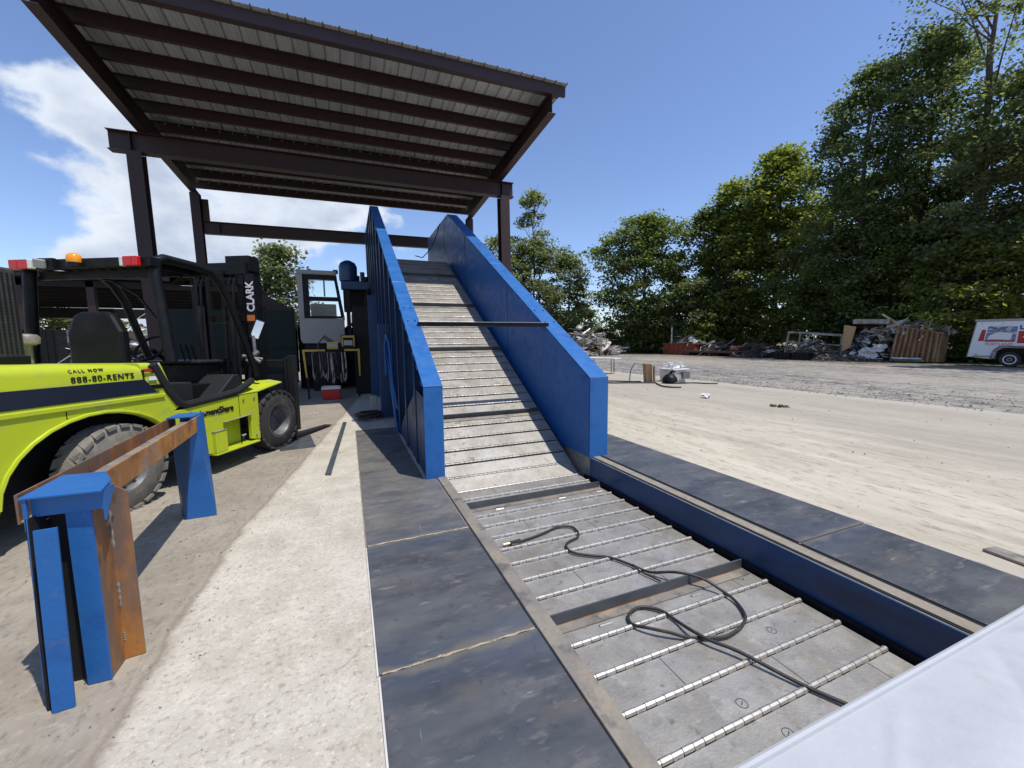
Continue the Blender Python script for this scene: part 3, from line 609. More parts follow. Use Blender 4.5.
# H section upright
MB().bx(-1.222, -1.135, 2.385, 2.397, .004, .942).build('leg', 'blue', st)
MB().bx(-1.147, -1.136, 2.398, 2.530, .004, .940).build('leg_web', 'rustsmooth', st)
MB().plate(Q((-1.312, 2.285, .10), (-1.322, 2.34, .86), (-1.322, 2.43, .86), (-1.312, 2.38, .10)), .004).build('leg_side', 'blue', st)
MB().plate(Q((-1.150, 2.533, .004), (-1.062, 2.545, .004), (-1.062, 2.545, .880), (-1.150, 2.533, .945)), .012).build('leg_flange', 'rustsmooth', st)
MB().bx(-1.225, -1.20, 2.40, 2.56, .004, .93).build('leg_web', 'shadeblue', st)
for (za, zb_) in ((.10, .15), (.28, .42), (.60, .80)):
    MB().tube([(-1.133, 2.527, za+(zb_-za)*k/8) for k in range(9)], [.006, .009, .006, .009, .006, .009, .006, .009, .006], 6).build('weld_bead', 'strip', st)
# two channels
for (xa, xb, nm) in ((-1.196, -1.186, 'rust'), (-1.40, -1.390, 'rustsmooth')):
    da = -.135
    mb = MB(); mb.prism([(xa, 2.42), (xb, 2.42), (xb+da, 4.62), (xa+da, 4.62)], 'z', .815, .950)
    mb.build('channel', nm, st, bevel=.001)
MB().prism([(-1.30, 2.42), (-1.197, 2.42), (-1.332, 4.60), (-1.435, 4.60)], 'z', .905, .915).build('channel_flange', 'strip', st)
MB().prism([(-1.388, 2.42), (-1.30, 2.42), (-1.435, 4.60), (-1.523, 4.60)], 'z', .822, .830).build('channel_flange', 'rust', st)
# far cap and leg
MB().plate(Q((-1.52, 4.40, .952), (-1.325, 4.42, .952), (-1.315, 4.66, .952), (-1.51, 4.66, .952)), .012).build('cap_plate', 'blue', st, bevel=.002)
mb = MB()
bl = [(-1.455, 4.436, .004), (-1.228, 4.449, .004), (-1.255, 4.56, .004), (-1.50, 4.58, .004)]
tp = [(-1.345, 4.42, .948), (-1.312, 4.425, .948), (-1.312, 4.64, .948), (-1.50, 4.64, .948)]
tl = (-1.50, 4.50, .70)
mb.add(bl + tp, [(0,1,2,3), (4,5,6,7), (0,1,5,4), (1,2,6,5), (2,3,7,6), (3,0,4,7)])
mb.build('leg', 'blue', st)
MB().plate(Q((-1.460, 4.438, .004), (-1.352, 4.418, .90), (-1.520, 4.50, .76), (-1.535, 4.60, .004)), .008).build('leg_side', 'shadeblue', st)  # face turned from the sun, its shade painted as darker blue

# ------------------------------------------------------------------ forklift (local: x forward, y to its left, z up; right front tyre at the origin)
FA = R(90-27)
fk = thing('forklift', 'lime yellow forklift with black mast and driver cage parked beside the conveyor', 'forklift', (-1.063, 6.902, 0), FA, world=False)
Wd = 1.86
# wheels
def wheel(cx, cy, r, w, dark, rimr, out):
    """out=-1 right side, +1 left side; cy is the outer face"""
    c0 = cy - out*w
    h = [(rimr, 0), (rimr*1.12, 0), (r*.90, .012), (r*.97, .035), (r*.985, .06)]
    prof = [(a, b) for a, b in h] + [(a, w-b) for a, b in h[::-1]]
    if out < 0: prof = [(a, b) for a, b in prof]
    y0 = min(cy, c0)
    ty = MB().lathe(prof, (cx, y0, r), 'y', 40, (False, False))
    t = ty.build('tyre', 'rubberdark' if dark else 'rubber', fk, smooth=True)
    lug = MB(); n = 22
    for k in range(n):
        a = 2*math.pi*k/n
        for side in (0, 1):
            aa = a + (math.pi/n if side else 0)
            ya, yb = (y0-.004, y0+w*.42) if side == 0 else (y0+w*.58, y0+w+.004)
            da = .105; tw = .06 if side == 0 else -.06
            vs = []
            for rr in (r*.93, r*1.0):
                for (yy, off) in ((ya, tw), (yb, -tw)):
                    for dd in (-da, da):
                        q = aa + dd + off; vs.append((cx + rr*math.cos(q), yy, r + rr*math.sin(q)))
            lug.add(vs, [(0,1,3,2), (4,6,7,5), (0,2,6,4), (1,5,7,3), (0,4,5,1), (2,3,7,6)])
    lo = lug.build('tread', 'rubberdark' if dark else 'rubber', None); lo.parent = t
    rp = [(rimr*1.13, 0), (rimr*1.02, .004), (rimr*.94, .03), (rimr*.90, w*.62 if dark else w*.25), (rimr*.5, w*.66 if dark else w*.20), (rimr*.30, w*.60 if dark else w*.10), (.02, w*.60 if dark else w*.10)]
    if out < 0: p2 = [(a, b) for a, b in rp]
    else: p2 = [(a, w-b) for a, b in rp]
    rm = MB().lathe(p2, (cx, y0-.002*(-out), r), 'y', 32, (False, True)).build('rim', 'rim', None, smooth=True); rm.parent = t
    nut = MB()
    for k in range(8):
        a = 2*math.pi*k/8; d = w*.62 if dark else w*.20; yy = (y0 + d) if out < 0 else (y0+w-d)
        nut.cyl((cx+rimr*.6*math.cos(a), yy-.03, r+rimr*.6*math.sin(a)), (cx+rimr*.6*math.cos(a), yy+.03, r+rimr*.6*math.sin(a)), .016, 6)
    no = nut.build('wheel_nut', 'scrapgrey', None); no.parent = t
wheel(.10, .0, .455, .27, True, .235, -1); wheel(.10, Wd, .455, .27, True, .235, 1)
wheel(-2.23, -.05, .43, .24, False, .22, -1); wheel(-2.23, Wd+.05, .43, .24, False, .22, 1)
# body sides
arch = [(-2.95 + 0*k, 0) for k in range(0)]
def arc(cx, cz, rx, rz, a0, a1, n): return [(cx+rx*math.cos(R(a0+(a1-a0)*k/n)), cz+rz*math.sin(R(a0+(a1-a0)*k/n))) for k in range(n+1)]
ar = arc(-2.36, .36, .74, .62, 178, 18, 14)
side = [(-3.75, .30), (-3.12, .30)] + ar[0:] + [(-1.60, .36), (-1.17, .27), (-.98, .27), (-.98, .62), (-.50, .64), (-.50, .30), (-.34, .26), (-.335, .93), (-.69, .93), (-1.62, .88), (-1.80, 1.12), (-3.75, 1.12)]
sh = MB().prism(side, 'y', .0, .05).build('side_panel', 'yellow', fk, bevel=.006)
MB().prism(side, 'y', Wd-.05, Wd).build('side_panel', 'yellow', fk, bevel=.006)
# ledge above the arch
lp = arc(-2.36, .36, .76, .64, 178, 18, 14)
mb = MB(); mb.tube([(x, -.012, z) for x, z in lp], .017, 6); mb.build('arch_lip', 'yellow', fk, smooth=True)
MB().bx(-3.75, -1.72, -.018, .012, 1.055, 1.10).build('side_moulding', 'yellow', fk, bevel=.008)
# hood: lofted section with rounded shoulders
def loft(name, secs, m, bevel=0):
    mb = MB(); n = len(secs[0]); vs = [p for s_ in secs for p in s_]; fs = []
    for i in range(len(secs)-1):
        for k in range(n-1): fs.append((i*n+k, i*n+k+1, (i+1)*n+k+1, (i+1)*n+k))
    fs += [tuple(range(n)), tuple(range((len(secs)-1)*n, len(secs)*n))]
    mb.add(vs, fs); return mb.build(name, m, fk, bevel=bevel, smooth=True)
def hoodsec(x, top, side_in=.0, r=.10, z0=1.12):
    pts = [(x, side_in, z0)]
    for k in range(7):
        a = R(180 - 15*k); pts.append((x, side_in + .02 + r + r*math.cos(a), top - r + r*math.sin(a)))
    for k in range(7):
        a = R(90 - 15*k); pts.append((x, Wd - side_in - .02 - r + r*math.cos(a), top - r + r*math.sin(a)))
    pts.append((x, Wd - side_in, z0)); return pts
loft('hood', [hoodsec(-3.75, 1.46), hoodsec(-3.3, 1.475), hoodsec(-2.6, 1.455), hoodsec(-2.02, 1.425), hoodsec(-1.90, 1.40, .004), ], 'yellow')
loft('cowl', [hoodsec(-1.915, 1.425, .018, .05), hoodsec(-1.80, 1.425, .018, .05), hoodsec(-1.72, 1.41, .018, .05)], 'yellow')
MB().prism([(-1.76, 1.11), (-1.82, 1.40), (-1.715, 1.40), (-1.54, .93), (-1.62, .88), (-1.86, .90), (-1.80, 1.0)], 'y', .012, .06).build('pillar_panel', 'yellow', fk, bevel=.005)
MB().prism([(-3.75, 1.125), (-1.80, 1.115), (-1.92, 1.262), (-3.75, 1.272)], 'y', -.006, .022).build('side_stripe', 'navy', fk, bevel=.003)
MB().prism([(-1.86, 1.155), (-1.68, 1.15), (-1.70, 1.195), (-1.885, 1.20)], 'y', .004, .03).build('vent_slot', 'black', fk)
MB().bx(-1.83, -1.74, -.012, .02, 1.07, 1.10).build('latch', 'darksteel', fk, bevel=.004)
MB().bx(-1.90, -1.79, .012, .0185, 1.335, 1.365).build('decal', 'printred', fk)
MB().bx(-1.86, -1.76, .010, .0185, 1.245, 1.285).build('decal', 'printwhite', fk)
for x in (-2.62, -3.30): MB().prism([(x, .98), (x+.006, .98), (x+.006, 1.05), (x, 1.05)], 'y', -.003, .02).build('panel_seam', 'black', fk)
MB().bx(-1.917, -1.911, .004, .03, 1.125, 1.36).build('panel_seam', 'black', fk)
for (x, z) in ((-1.55, .80), (-1.25, .80), (-.62, .86), (-.42, .86), (-.42, .34), (-3.25, .55), (-3.25, .85), (-1.68, .55)):
    MB().lathe([(.016, 0), (.016, .008), (.010, .012)], (x, -.012, z), 'y', 8).build('bolt', 'scrapgrey', fk)
MB().bx(-.70, -.693, -.0025, .01, .28, .925).build('panel_seam', 'black', fk)
# lettering on the hood flank (flank is vertical up to 1.36)
TR = (R(90), 0, 0)
text('CALL NOW', 'lettering', 'printblack', fk, .040, (-2.55, .0215, 1.374), (R(66), 0, 0), .003, bold=.0008, sx=1.0, sp=1.5)
text('888-80-RENTS', 'lettering', 'printblack', fk, .076, (-2.545, .0165, 1.285), TR, .006, bold=.0004, sx=1.0, sp=1.18)
text('EquipmentShare', 'lettering', 'printblack', fk, .115, (-.80, -.004, .755), TR, .005, align='RIGHT', bold=.002, sx=.88)
# chassis, axle, counterweight core
MB().bx(-3.75, -.1, .35, Wd-.35, .30, 1.10).build('chassis', 'black', fk)
MB().bx(-3.7, -1.85, .052, Wd-.052, 1.0, 1.115).build('chassis_top', 'black', fk)
MB().cyl((-2.22, .3, .425), (-2.22, Wd-.3, .425), .09, 12).build('axle', 'darksteel', fk)
# front fender over the drive tyre
mb = MB()
mb.plate([(-.69, 0, .93), (-.335, 0, .93), (-.20, .30, 1.05), (-.62, .30, 1.05)], .02)
mb.plate([(-.335, 0, .93), (.20, .0, 1.01), (.34, .30, 1.03), (-.20, .30, 1.05)], .02)
mb.build('fender', 'yellow', fk, bevel=.006)
mb = MB()
mb.plate([(-.69, Wd, .93), (-.62, Wd-.30, 1.05), (-.20, Wd-.30, 1.05), (-.335, Wd, .93)], .02)
mb.plate([(-.335, Wd, .93), (-.20, Wd-.30, 1.05), (.34, Wd-.30, 1.03), (.20, Wd, 1.01)], .02)
mb.build('fender', 'yellow', fk, bevel=.006)
MB().bx(-.62, .0, .30, Wd-.30, .80, 1.03).build('floor_block', 'black', fk)
# arch liner behind fender
# steps
MB().bx(-1.165, -.985, -.05, .30, .27, .535).build('step', 'yellow', fk, bevel=.008)
MB().bx(-1.17, -.985, -.055, .05, .536, .546).build('step_tread', 'strip', fk, bevel=.003)
MB().bx(-1.17, -.42, -.055, .34, .245, .268).build('step', 'yellow', fk, bevel=.006)
MB().bx(-.98, -.50, .16, .18, .27, .62).build('step_back', 'yellow', fk)
MB().plate([(-.98, -.03, .622), (-.50, -.03, .642), (-.50, .05, .642), (-.98, .05, .622)], .010).build('step_tread', 'strip', fk, bevel=.003)
# black sill and floor
mb = MB(); sl = [(-1.80, .025, 1.41), (-1.66, .02, 1.12), (-1.555, .02, .965), (-1.46, .02, .925), (-1.0, .02, .955), (-.70, .02, .985), (-.52, .03, 1.045), (-.36, .06, 1.10)]
mb.tube(sl, .045, 8); mb.build('door_sill', 'charcoal', fk, smooth=True)
MB().bx(-1.66, -.40, .07, Wd-.07, .86, .92).build('floor_plate', 'darksteel', fk)
MB().prism([(-1.70, .92), (-1.26, .92), (-1.26, 1.17), (-1.66, 1.20), (-1.74, 1.30)], 'y', .10, .50).build('console', 'charcoal', fk, bevel=.02)
MB().prism([(-.93, .93), (-.42, 1.02), (-.50, 1.20), (-.60, 1.20)], 'y', .12, .55).build('kick_panel', 'charcoal', fk, bevel=.015)
MB().bx(-.62, -.36, .50, Wd-.30, .92, 1.36).build('dashboard', 'black', fk, bevel=.02)
MB().bx(-.78, -.34, .45, Wd-.35, 1.36, 1.40).build('dash_top', 'charcoal', fk, bevel=.015)
# seat
MB().bx(-1.66, -1.12, .54, 1.14, 1.14, 1.31).build('seat', 'black', fk, bevel=.05)
MB().prism([(.52, 1.30), (1.16, 1.30), (1.16, 1.76), (1.06, 1.95), (.98, 1.98), (.70, 1.98), (.62, 1.95), (.52, 1.76)], 'x', -1.66, -1.54).build('seat_back', 'black', fk, bevel=.04)
MB().cyl((-.55, 1.0, 1.30), (-.86, 1.0, 1.55), .028, 8).build('steering_column', 'black', fk)
def ring(c, nrm, r0, r1, n=24):
    c = Vector(c); nrm = Vector(nrm).normalized(); a = nrm.orthogonal().normalized(); b = nrm.cross(a); mb = MB()
    pts = [c + (a*math.cos(2*math.pi*k/n) + b*math.sin(2*math.pi*k/n))*r0 for k in range(n)]; mb.tube(pts + pts[:2], r1, 6, cap=False); return mb
ring((-.88, 1.0, 1.57), (-.75, 0, .6), .19, .016).build('steering_wheel', 'black', fk, smooth=True)
for yy in (.62, .70, .78): MB().tube([(-.62, yy, 1.38), (-.68, yy, 1.62)], .010, 6).build('lever', 'black', fk)
# overhead guard hoops
for yy, sg in ((.20, 1), (Wd-.13, -1)):
    pts = [(-1.50, yy-.10*sg, 1.42), (-1.50, yy, 2.40), (-1.47, yy, 2.53), (-1.38, yy, 2.575), (-.95, yy, 2.56), (-.76, yy, 2.53), (-.62, yy, 2.43), (-.48, yy, 2.20), (-.10, yy-.04*sg, 1.15)]
    MB().tube(pts, [.058, .058, .055, .05, .05, .05, .05, .048, .046], 10).build('guard_post', 'black', fk, smooth=True)
MB().bx(-1.60, -1.48, .14, Wd-.06, 2.455, 2.555).build('guard_rear_bar', 'black', fk, bevel=.008)
for k in range(9):
    y0 = .38 + k*.14; MB().bx(-1.48, -.80, y0-.012, y0+.012, 2.48, 2.55).build('guard_bar', 'black', fk)
MB().bx(-1.46, -1.42, .2, Wd-.2, 2.36, 2.45).build('guard_cross_bar', 'black', fk)
MB().bx(-.86, -.78, .2, Wd-.2, 2.47, 2.56).build('guard_cross_bar', 'black', fk)
MB().bx(-1.47, -.84, .22, Wd-.22, 2.558, 2.575).build('guard_roof', 'black', fk)

# lights on the rear bar
def lamp(name, m, y0, y1, z0=2.452, z1=2.552, x0=-1.655):
    return MB().bx(x0, -1.602, y0, y1, z0, z1).build(name, m, fk, bevel=.008)
lamp('tail_light', 'red', .235, .30); lamp('tail_light', 'red', .302, .40); lamp('reverse_light', 'lens', .402, .44)
lamp('tail_light', 'red', 1.66, 1.76); lamp('tail_light', 'red', 1.54, 1.658); lamp('reverse_light', 'lens', 1.49, 1.535)
MB().obox((-1.66, 1.37, 2.50), (.02, 0, .004), (0, .06, .01), (-.008, -.01, .045)).build('work_lamp', 'cabgrey', fk, bevel=.01)
MB().bx(-1.64, -1.60, 1.24, 1.44, 2.44, 2.56).build('lamp_bracket', 'black', fk)
mb = MB(); mb.lathe([(.062, 0), (.066, .03), (.058, .075), (.03, .10), (.005, .105)], (-1.62, 1.00, 2.505), 'z', 20); mb.build('beacon', 'amber', fk, smooth=True)
MB().cyl((-1.62, 1.00, 2.47), (-1.62, 1.00, 2.505), .07, 16).build('beacon_base', 'black', fk)
MB().tube([(-1.58, 1.45, 2.44), (-1.40, 1.30, 2.42), (-1.30, .95, 2.36), (-1.2, .75, 2.20), (-1.1, .62, 1.9), (-1.0, .55, 1.5)], .014, 6).build('wiring_conduit', 'black', fk, smooth=True)
# mirrors
MB().obox((-.86, .50, 2.40), (-.003, -.0022, .0014), (.066, -.088, 0), (.0155, .0115, .0515)).build('rear_mirror', 'mirror', fk, bevel=.003)
MB().obox((-.8545, .504, 2.3975), (-.002, -.0015, .001), (.071, -.094, 0), (.0168, .0125, .056)).build('mirror_back', 'black', fk, bevel=.003)
MB().tube([(-.85, .51, 2.45), (-.82, .54, 2.52)], .012, 6).build('mirror_stem', 'black', fk)
# perforated screen and air cleaner on the hood
MB().bx(-2.48, -2.20, .90, 1.20, 1.44, 2.34).build('air_cleaner_screen', 'rubberdark', fk, bevel=.02)
mb = MB()
for j in range(26):
    for i in range(8): mb.bx(-2.484, -2.478, .925+.034*i, .943+.034*i, 1.55+.029*j, 1.566+.029*j)
    for i in range(7): mb.bx(-2.455+.036*i, -2.436+.036*i, .893, .897, 1.55+.029*j, 1.566+.029*j)
stuff(mb.build('screen_holes', 'darksteel', fk))
MB().bx(-2.50, -2.18, .88, 1.22, 1.44, 1.52).build('screen_base', 'black', fk, bevel=.01)
MB().cyl((-1.92, 1.28, 1.42), (-1.92, 1.28, 1.62), .035, 14).build('precleaner_stem', 'strip', fk, smooth=True)
MB().lathe([(.05, 0), (.095, .02), (.10, .08), (.08, .11), (.02, .12)], (-1.92, 1.28, 1.62), 'z', 18).build('precleaner', 'strip', fk, smooth=True)
# mast
for yy in (.55, 1.31):
    mb = MB(); mb.bx(.20, .36, yy-.055, yy-.03, .10, 2.86); mb.bx(.20, .36, yy+.03, yy+.055, .10, 2.86); mb.bx(.20, .225, yy-.03, yy+.03, .10, 2.86)
    mb.build('mast_rail', 'black', fk, bevel=.004)
    s_ = 1 if yy < 1 else -1
    MB().bx(.38, .50, yy-.09*s_-.02, yy-.09*s_+.02, .12, 2.90).build('inner_rail', 'black', fk, bevel=.004)
    MB().cyl((.15, yy+.12*s_, .3), (.15, yy+.12*s_, 2.2), .05, 12).build('lift_cylinder', 'charcoal', fk, smooth=True)
    ch = MB()
    for k in range(56): ch.bx(.14, .17, yy+.26*s_-.025, yy+.26*s_+.025, 1.05+.03*k, 1.068+.03*k)
    ch.build('lift_chain', 'darksteel', fk)
MB().bx(.18, .52, .45, 1.41, 2.66, 2.84).build('mast_crosshead', 'black', fk, bevel=.01)
MB().bx(.24, .46, .42, .80, 2.72, 2.95).build('crosshead_plate', 'black', fk, bevel=.006)
MB().bx(.19, .50, .50, 1.32, 1.95, 2.07).build('mast_cross_tube', 'black', fk, bevel=.01)
MB().bx(.19, .50, .50, 1.32, 2.50, 2.60).build('mast_cross_tube', 'black', fk, bevel=.01)
for k, yy in enumerate((.62, .70, 1.15, 1.22)): MB().tube([(.12, yy, .9), (.10, yy, 1.6), (.14, yy, 2.5), (.25, yy, 2.72)], .018, 6).build('mast_hose', 'black', fk, smooth=True)
MB().bx(.18, .50, .452, .459, .9, 2.66).build('mast_side_plate', 'black', fk)
MB().bx(.165, .178, .30, .455, 1.7, 2.66).build('name_plate', 'black', fk)
text('CLARK', 'lettering', 'printwhite', fk, .165, (.160, .325, 2.10), (0, R(-90), 0), .003, bold=.004, sx=.86)
MB().bx(.156, .164, .33, .45, 1.96, 2.05).build('decal', 'orange', fk)
# carriage and forks
for z0 in (.72, 1.22): MB().bx(.52, .60, .10, Wd-.10, z0, z0+.13).build('carriage_bar', 'charcoal', fk, bevel=.01)
for yy in (.14, .60, 1.2, Wd-.2): MB().bx(.51, .61, yy-.03, yy+.03, .70, 1.38).build('carriage_post', 'charcoal', fk, bevel=.01)
for yy in (.18, 1.45):
    MB().prism([(.61, .03), (1.75, .02), (1.75, .035), (.68, .09), (.66, 1.34), (.61, 1.34)], 'y', yy-.075, yy+.075).build('fork', 'charcoal', fk, bevel=.006)
MB().bx(.50, .58, -.02, .10, .20, 1.42).build('carriage_side', 'charcoal', fk, bevel=.006)
# phone style mirror on clamp arm in front of the cage
MB().obox((.10, .26, 1.83), (.006, .004, .002), (-.025, .045, .02), (.035, -.035, .125)).build('side_mirror', 'mirror', fk, bevel=.003)
MB().obox((.109, .266, 1.83), (.005, .004, .002), (-.028, .052, .023), (.039, -.038, .138)).build('mirror_back', 'black', fk, bevel=.003)
mb = MB(); mb.tube([(.06, .30, 1.73), (.02, .26, 1.50), (-.04, .27, 1.42)], .022, 8); mb.tube([(-.08, .33, 1.36), (.04, .22, 1.50)], .030, 8); mb.tube([(-.12, .36, 1.44), (.08, .20, 1.38)], .026, 8); mb.tube([(-.02, .36, 1.48), (.0, .18, 1.34)], .024, 8)
mb.build('mirror_clamp', 'rim', fk, smooth=True)
MB().tube([(-.06, .27, 1.40), (-.08, .30, 1.10)], .02, 8).build('mirror_post', 'black', fk)
bt = thing('water_bottle', 'clear blue water bottle standing on the black console of the forklift', 'bottle', fk.matrix_world @ Vector((0,0,0)))
bpos = Matrix.Translation(Vector((-1.063, 6.902, 0))) @ Matrix.Rotation(FA, 4, 'Z') @ Vector((-1.52, .25, 1.19))
bt.location = bpos; bt['base'] = tuple(bpos)
mb = MB(); mb.lathe([(.034, 0), (.036, .02), (.034, .12), (.030, .15), (.013, .185), (.013, .20)], bpos, 'z', 16); mb.build('body', MT.setdefault('bottle', mat('pale blue plastic', (0.55, 0.68, 0.78), .15)), bt, smooth=True)
MB().cyl(bpos + Vector((0,0,.2)), bpos + Vector((0,0,.222)), .016, 12).build('cap', 'white', bt)

# ------------------------------------------------------------------ plant under the canopy
bl_ = thing('baler', 'dark steel baling press in the shade behind the blue conveyor', 'baler', (1.0, 15.5, 0))
MB().bx(.2, 4.2, 13.5, 17.6, .02, 2.75).build('press_box', 'darksteel', bl_, bevel=.02)
MB().bx(-1.62, .19, 16.2, 17.6, .02, 2.2).build('ram_housing', 'darksteel', bl_, bevel=.02)
MB().bx(-.05, .70, 14.3, 16.4, 2.76, 3.55).build('tank', 'darksteel', bl_, bevel=.02)
for k in range(5): MB().bx(-1.5+.34*k, -1.42+.34*k, 16.10, 16.2, .05, 2.1).build('rib', 'darksteel', bl_)
pu = thing('hydraulic_pump', 'blue domed hydraulic motor on a bracket beside the top of the conveyor wall', 'motor', (.2, 14, 3.56))
MB().lathe([(.26, 0), (.27, .05), (.27, .45), (.22, .56), (.10, .63), (.02, .65)], (.13, 14.0, 3.56), 'z', 20).build('motor_housing', 'shadeblue', pu, smooth=True)
MB().bx(-.10, .74, 13.85, 14.15, 3.30, 3.56).build('bracket', 'shadeblue', pu, bevel=.02)
MB().cyl((.55, 14, 3.56), (.55, 14, 3.86), .07, 10).build('valve', 'shadeblue', pu)
MB().cyl((.42, 14, 3.56), (.42, 14, 3.74), .05, 10).build('valve', 'darksteel', pu)
MB().cyl((.66, 14, 3.56), (.66, 14, 3.72), .06, 10).build('valve', 'darksteel', pu)
MB().tube([(.70, 13.9, 3.4), (.60, 13.8, 2.8), (.30, 13.8, 2.3), (.0, 13.9, 2.1)], .045, 8).build('hose', 'darksteel', pu, smooth=True)
MB().bx(.02, .14, 13.93, 14.05, 1.1, 3.30).build('stand_leg', 'darksteel', pu)
# operator cab
cb = thing('operator_cab', 'dirty white operator cab with large windows standing behind the forklift mast', 'cab', (-.85, 15.6, 1.58))
def cabpart(mb, n, m, b=.01): return mb.build(n, m, cb, bevel=b)
xb0, xb1, yb0, yb1 = -1.42, -.08, 15.0, 16.4
MB().prism([(xb0+.06, 1.62), (-.22, 1.62), (-.06, 1.80), (-.06, 2.45), (xb0, 2.45), (xb0, 1.75)], 'y', yb0, yb1).build('lower_panel', 'cabgrey', cb, bevel=.02)
MB().prism([(xb0, 2.452), (xb0+.20, 2.452), (xb0+.18, 4.0), (xb0-.02, 4.0)], 'y', yb0+.01, yb1-.01).build('rear_pillar', 'cabgrey', cb, bevel=.01)
mb = MB(); mb.tube([(-.08, yb0+.04, 2.46), (-.16, yb0+.04, 3.0), (-.28, yb0+.04, 3.85)], .045, 6); mb.build('front_pillar', 'cabgrey', cb)
mb = MB(); mb.tube([(-.08, yb1-.04, 2.46), (-.16, yb1-.04, 3.0), (-.28, yb1-.04, 3.85)], .045, 6); mb.build('front_pillar', 'cabgrey', cb)
MB().bx(xb0-.02, -.24, yb0-.02, yb1+.02, 3.88, 4.02).build('roof', 'cabgrey', cb, bevel=.02)
MB().bx(xb0+.30, xb0+.42, yb0+.2, yb0+.32, 4.02, 4.08).build('roof_lamp', 'black', cb, bevel=.01)
MB().bx(-.34, -.18, yb0+.1, yb0+.25, 3.96, 4.08).build('roof_lamp', 'black', cb, bevel=.01)
mb = MB(); x0, x1 = xb0+.21, -.13
mb.bx(x0-.06, x0+.12, yb0-.012, yb0+.05, 2.46, 3.87); mb.bx(x0+.121, x1+.02, yb0, yb0+.05, 2.455, 2.53); mb.bx(x0+.121, -.30, yb0, yb0+.05, 3.72, 3.878); mb.bx(x0+.121, x1-.04, yb0, yb0+.05, 3.02, 3.16)
mb.obox((-.20, yb0+.02, 3.18), (.045, 0, 0), (0, .03, 0), (-.085, 0, .68))
mb.build('window_frame', 'black', cb)
MB().plate([(x0+.07, yb0+.02, 2.5), (-.10, yb0+.02, 2.5), (-.27, yb0+.02, 3.80), (x0+.07, yb0+.02, 3.80)], .006).build('window_pane', 'glass', cb)
MB().bx(x0+.1, -.30, 15.6, 15.75, 2.46, 2.98).build('seat_back', 'green', cb, bevel=.03)
MB().bx(x0+.55, x0+.6, 15.2, 15.25, 3.2, 3.8).build('inner_bar', 'black', cb)
MB().bx(xb0+.1, -.1, yb0+.1, yb1-.1, .9, 1.60).build('pedestal', 'darksteel', cb)
MB().bx(xb0+.3, -.4, yb0+.2, yb1-.2, .0, .9).build('pedestal_base', 'darksteel', cb)
# dark green machine body
gm = thing('material_handler', 'dark green machine body with an angled boom behind the forklift mast', 'machine', (-2.7, 16.3, 0))
MB().bx(-5.4, -1.62, 15.5, 16.15, .62, 2.72).build('body', 'green', gm, bevel=.03)
for x in (-3.4, -2.5): MB().bx(x, x+.02, 15.485, 15.5, .7, 2.68).build('door_seam', 'black', gm)
MB().bx(-5.3, -1.70, 15.47, 15.5, 1.45, 1.50).build('body_rail', 'darksteel', gm)
MB().bx(-1.66, -1.60, 15.40, 15.48, .3, 2.78).build('corner_post', 'darksteel', gm)
for x in (-4.6, -2.2): MB().cyl((x, 15.52, .55), (x, 15.9, .55), .55, 24).build('wheel', 'rubberdark', gm)
MB().obox((-2.75, 17.2, 3.2), (.95, 0, -.62), (0, .18, 0), (.12, 0, .18)).build('boom', 'maroon', gm, bevel=.02)
# yellow portal frame with cables, cooler and control boxes
yr = thing('hose_rack', 'yellow portal frame hung with a bundle of grey hoses below the cab', 'rack', (-.4, 13.2, 0))
for (xa, xb) in ((-1.22, -.62), (-.10, .33)): MB().bx(xa, xb, 13.0, 13.08, 1.38, 1.44).build('top_rail', 'safety', yr, bevel=.005)
for xx in (-1.22, .27): MB().prism([(xx, 1.379), (xx+.06, 1.379), (xx+.10 if xx < 0 else xx+.05, .62), (xx+.06 if xx < 0 else xx+.01, .62)], 'y', 13.0, 13.08).build('upright', 'safety', yr)
for xx in (-1.14, .24): MB().bx(xx, xx+.05, 13.01, 13.06, .0, .62).build('upright_foot', 'darksteel', yr)
MB().bx(-.62, -.10, 13.01, 13.07, 1.39, 1.43).build('top_rail', 'darksteel', yr)
rnd = random.Random(4)
for k in range(30):
    x = -.95 + .028*k + rnd.uniform(-.02, .02); w = rnd.uniform(.03, .09); zb = .45 + rnd.uniform(0, .3); y = 12.96 - rnd.uniform(0, .12)
    MB().tube([(x, y+.05, 1.34), (x+.01, y, 1.0), (x+w*.3, y-.02, zb+.1), (x+w*.6, y-.02, zb), (x+w, y, zb+.1), (x+w+.02, y+.01, 1.0), (x+w, y+.05, 1.36)], .026, 6).build('hose_loop', 'scrapgrey' if k % 2 == 0 else 'darksteel', yr, smooth=True)
ct = thing('control_box', 'small yellow control box with cables standing on top of the hose rack', 'control box', (-.4, 13.2, 1.44), group='control boxes on the rack')
MB().bx(-.56, -.26, 13.0, 13.25, 1.442, 1.66).build('box', 'safety', ct, bevel=.01)
for k in range(3): MB().tube([(-.50+.06*k, 13.1, 1.66), (-.66+.03*k, 13.0, 1.78+.03*k), (-.80, 13.05, 1.6), (-.82+.02*k, 13.05, 1.46)], .016, 6).build('cable', 'cable', ct, smooth=True)
MB().bx(-.54, -.28, 12.985, 13.0, 1.50, 1.60).build('panel', 'cabgrey', ct)
ct = thing('control_box', 'dark control panel with a yellow frame right of the small yellow box on the rack', 'control box', (.0, 13.2, 1.44), group='control boxes on the rack')
MB().bx(-.18, .22, 13.05, 13.3, 1.442, 1.86).build('box', 'darksteel', ct, bevel=.01)
mb = MB(); mb.bx(-.16, .20, 13.035, 13.048, 1.78, 1.84); mb.bx(-.16, -.12, 13.035, 13.048, 1.52, 1.778); mb.bx(.16, .20, 13.035, 13.048, 1.52, 1.778); mb.build('frame', 'safety', ct)
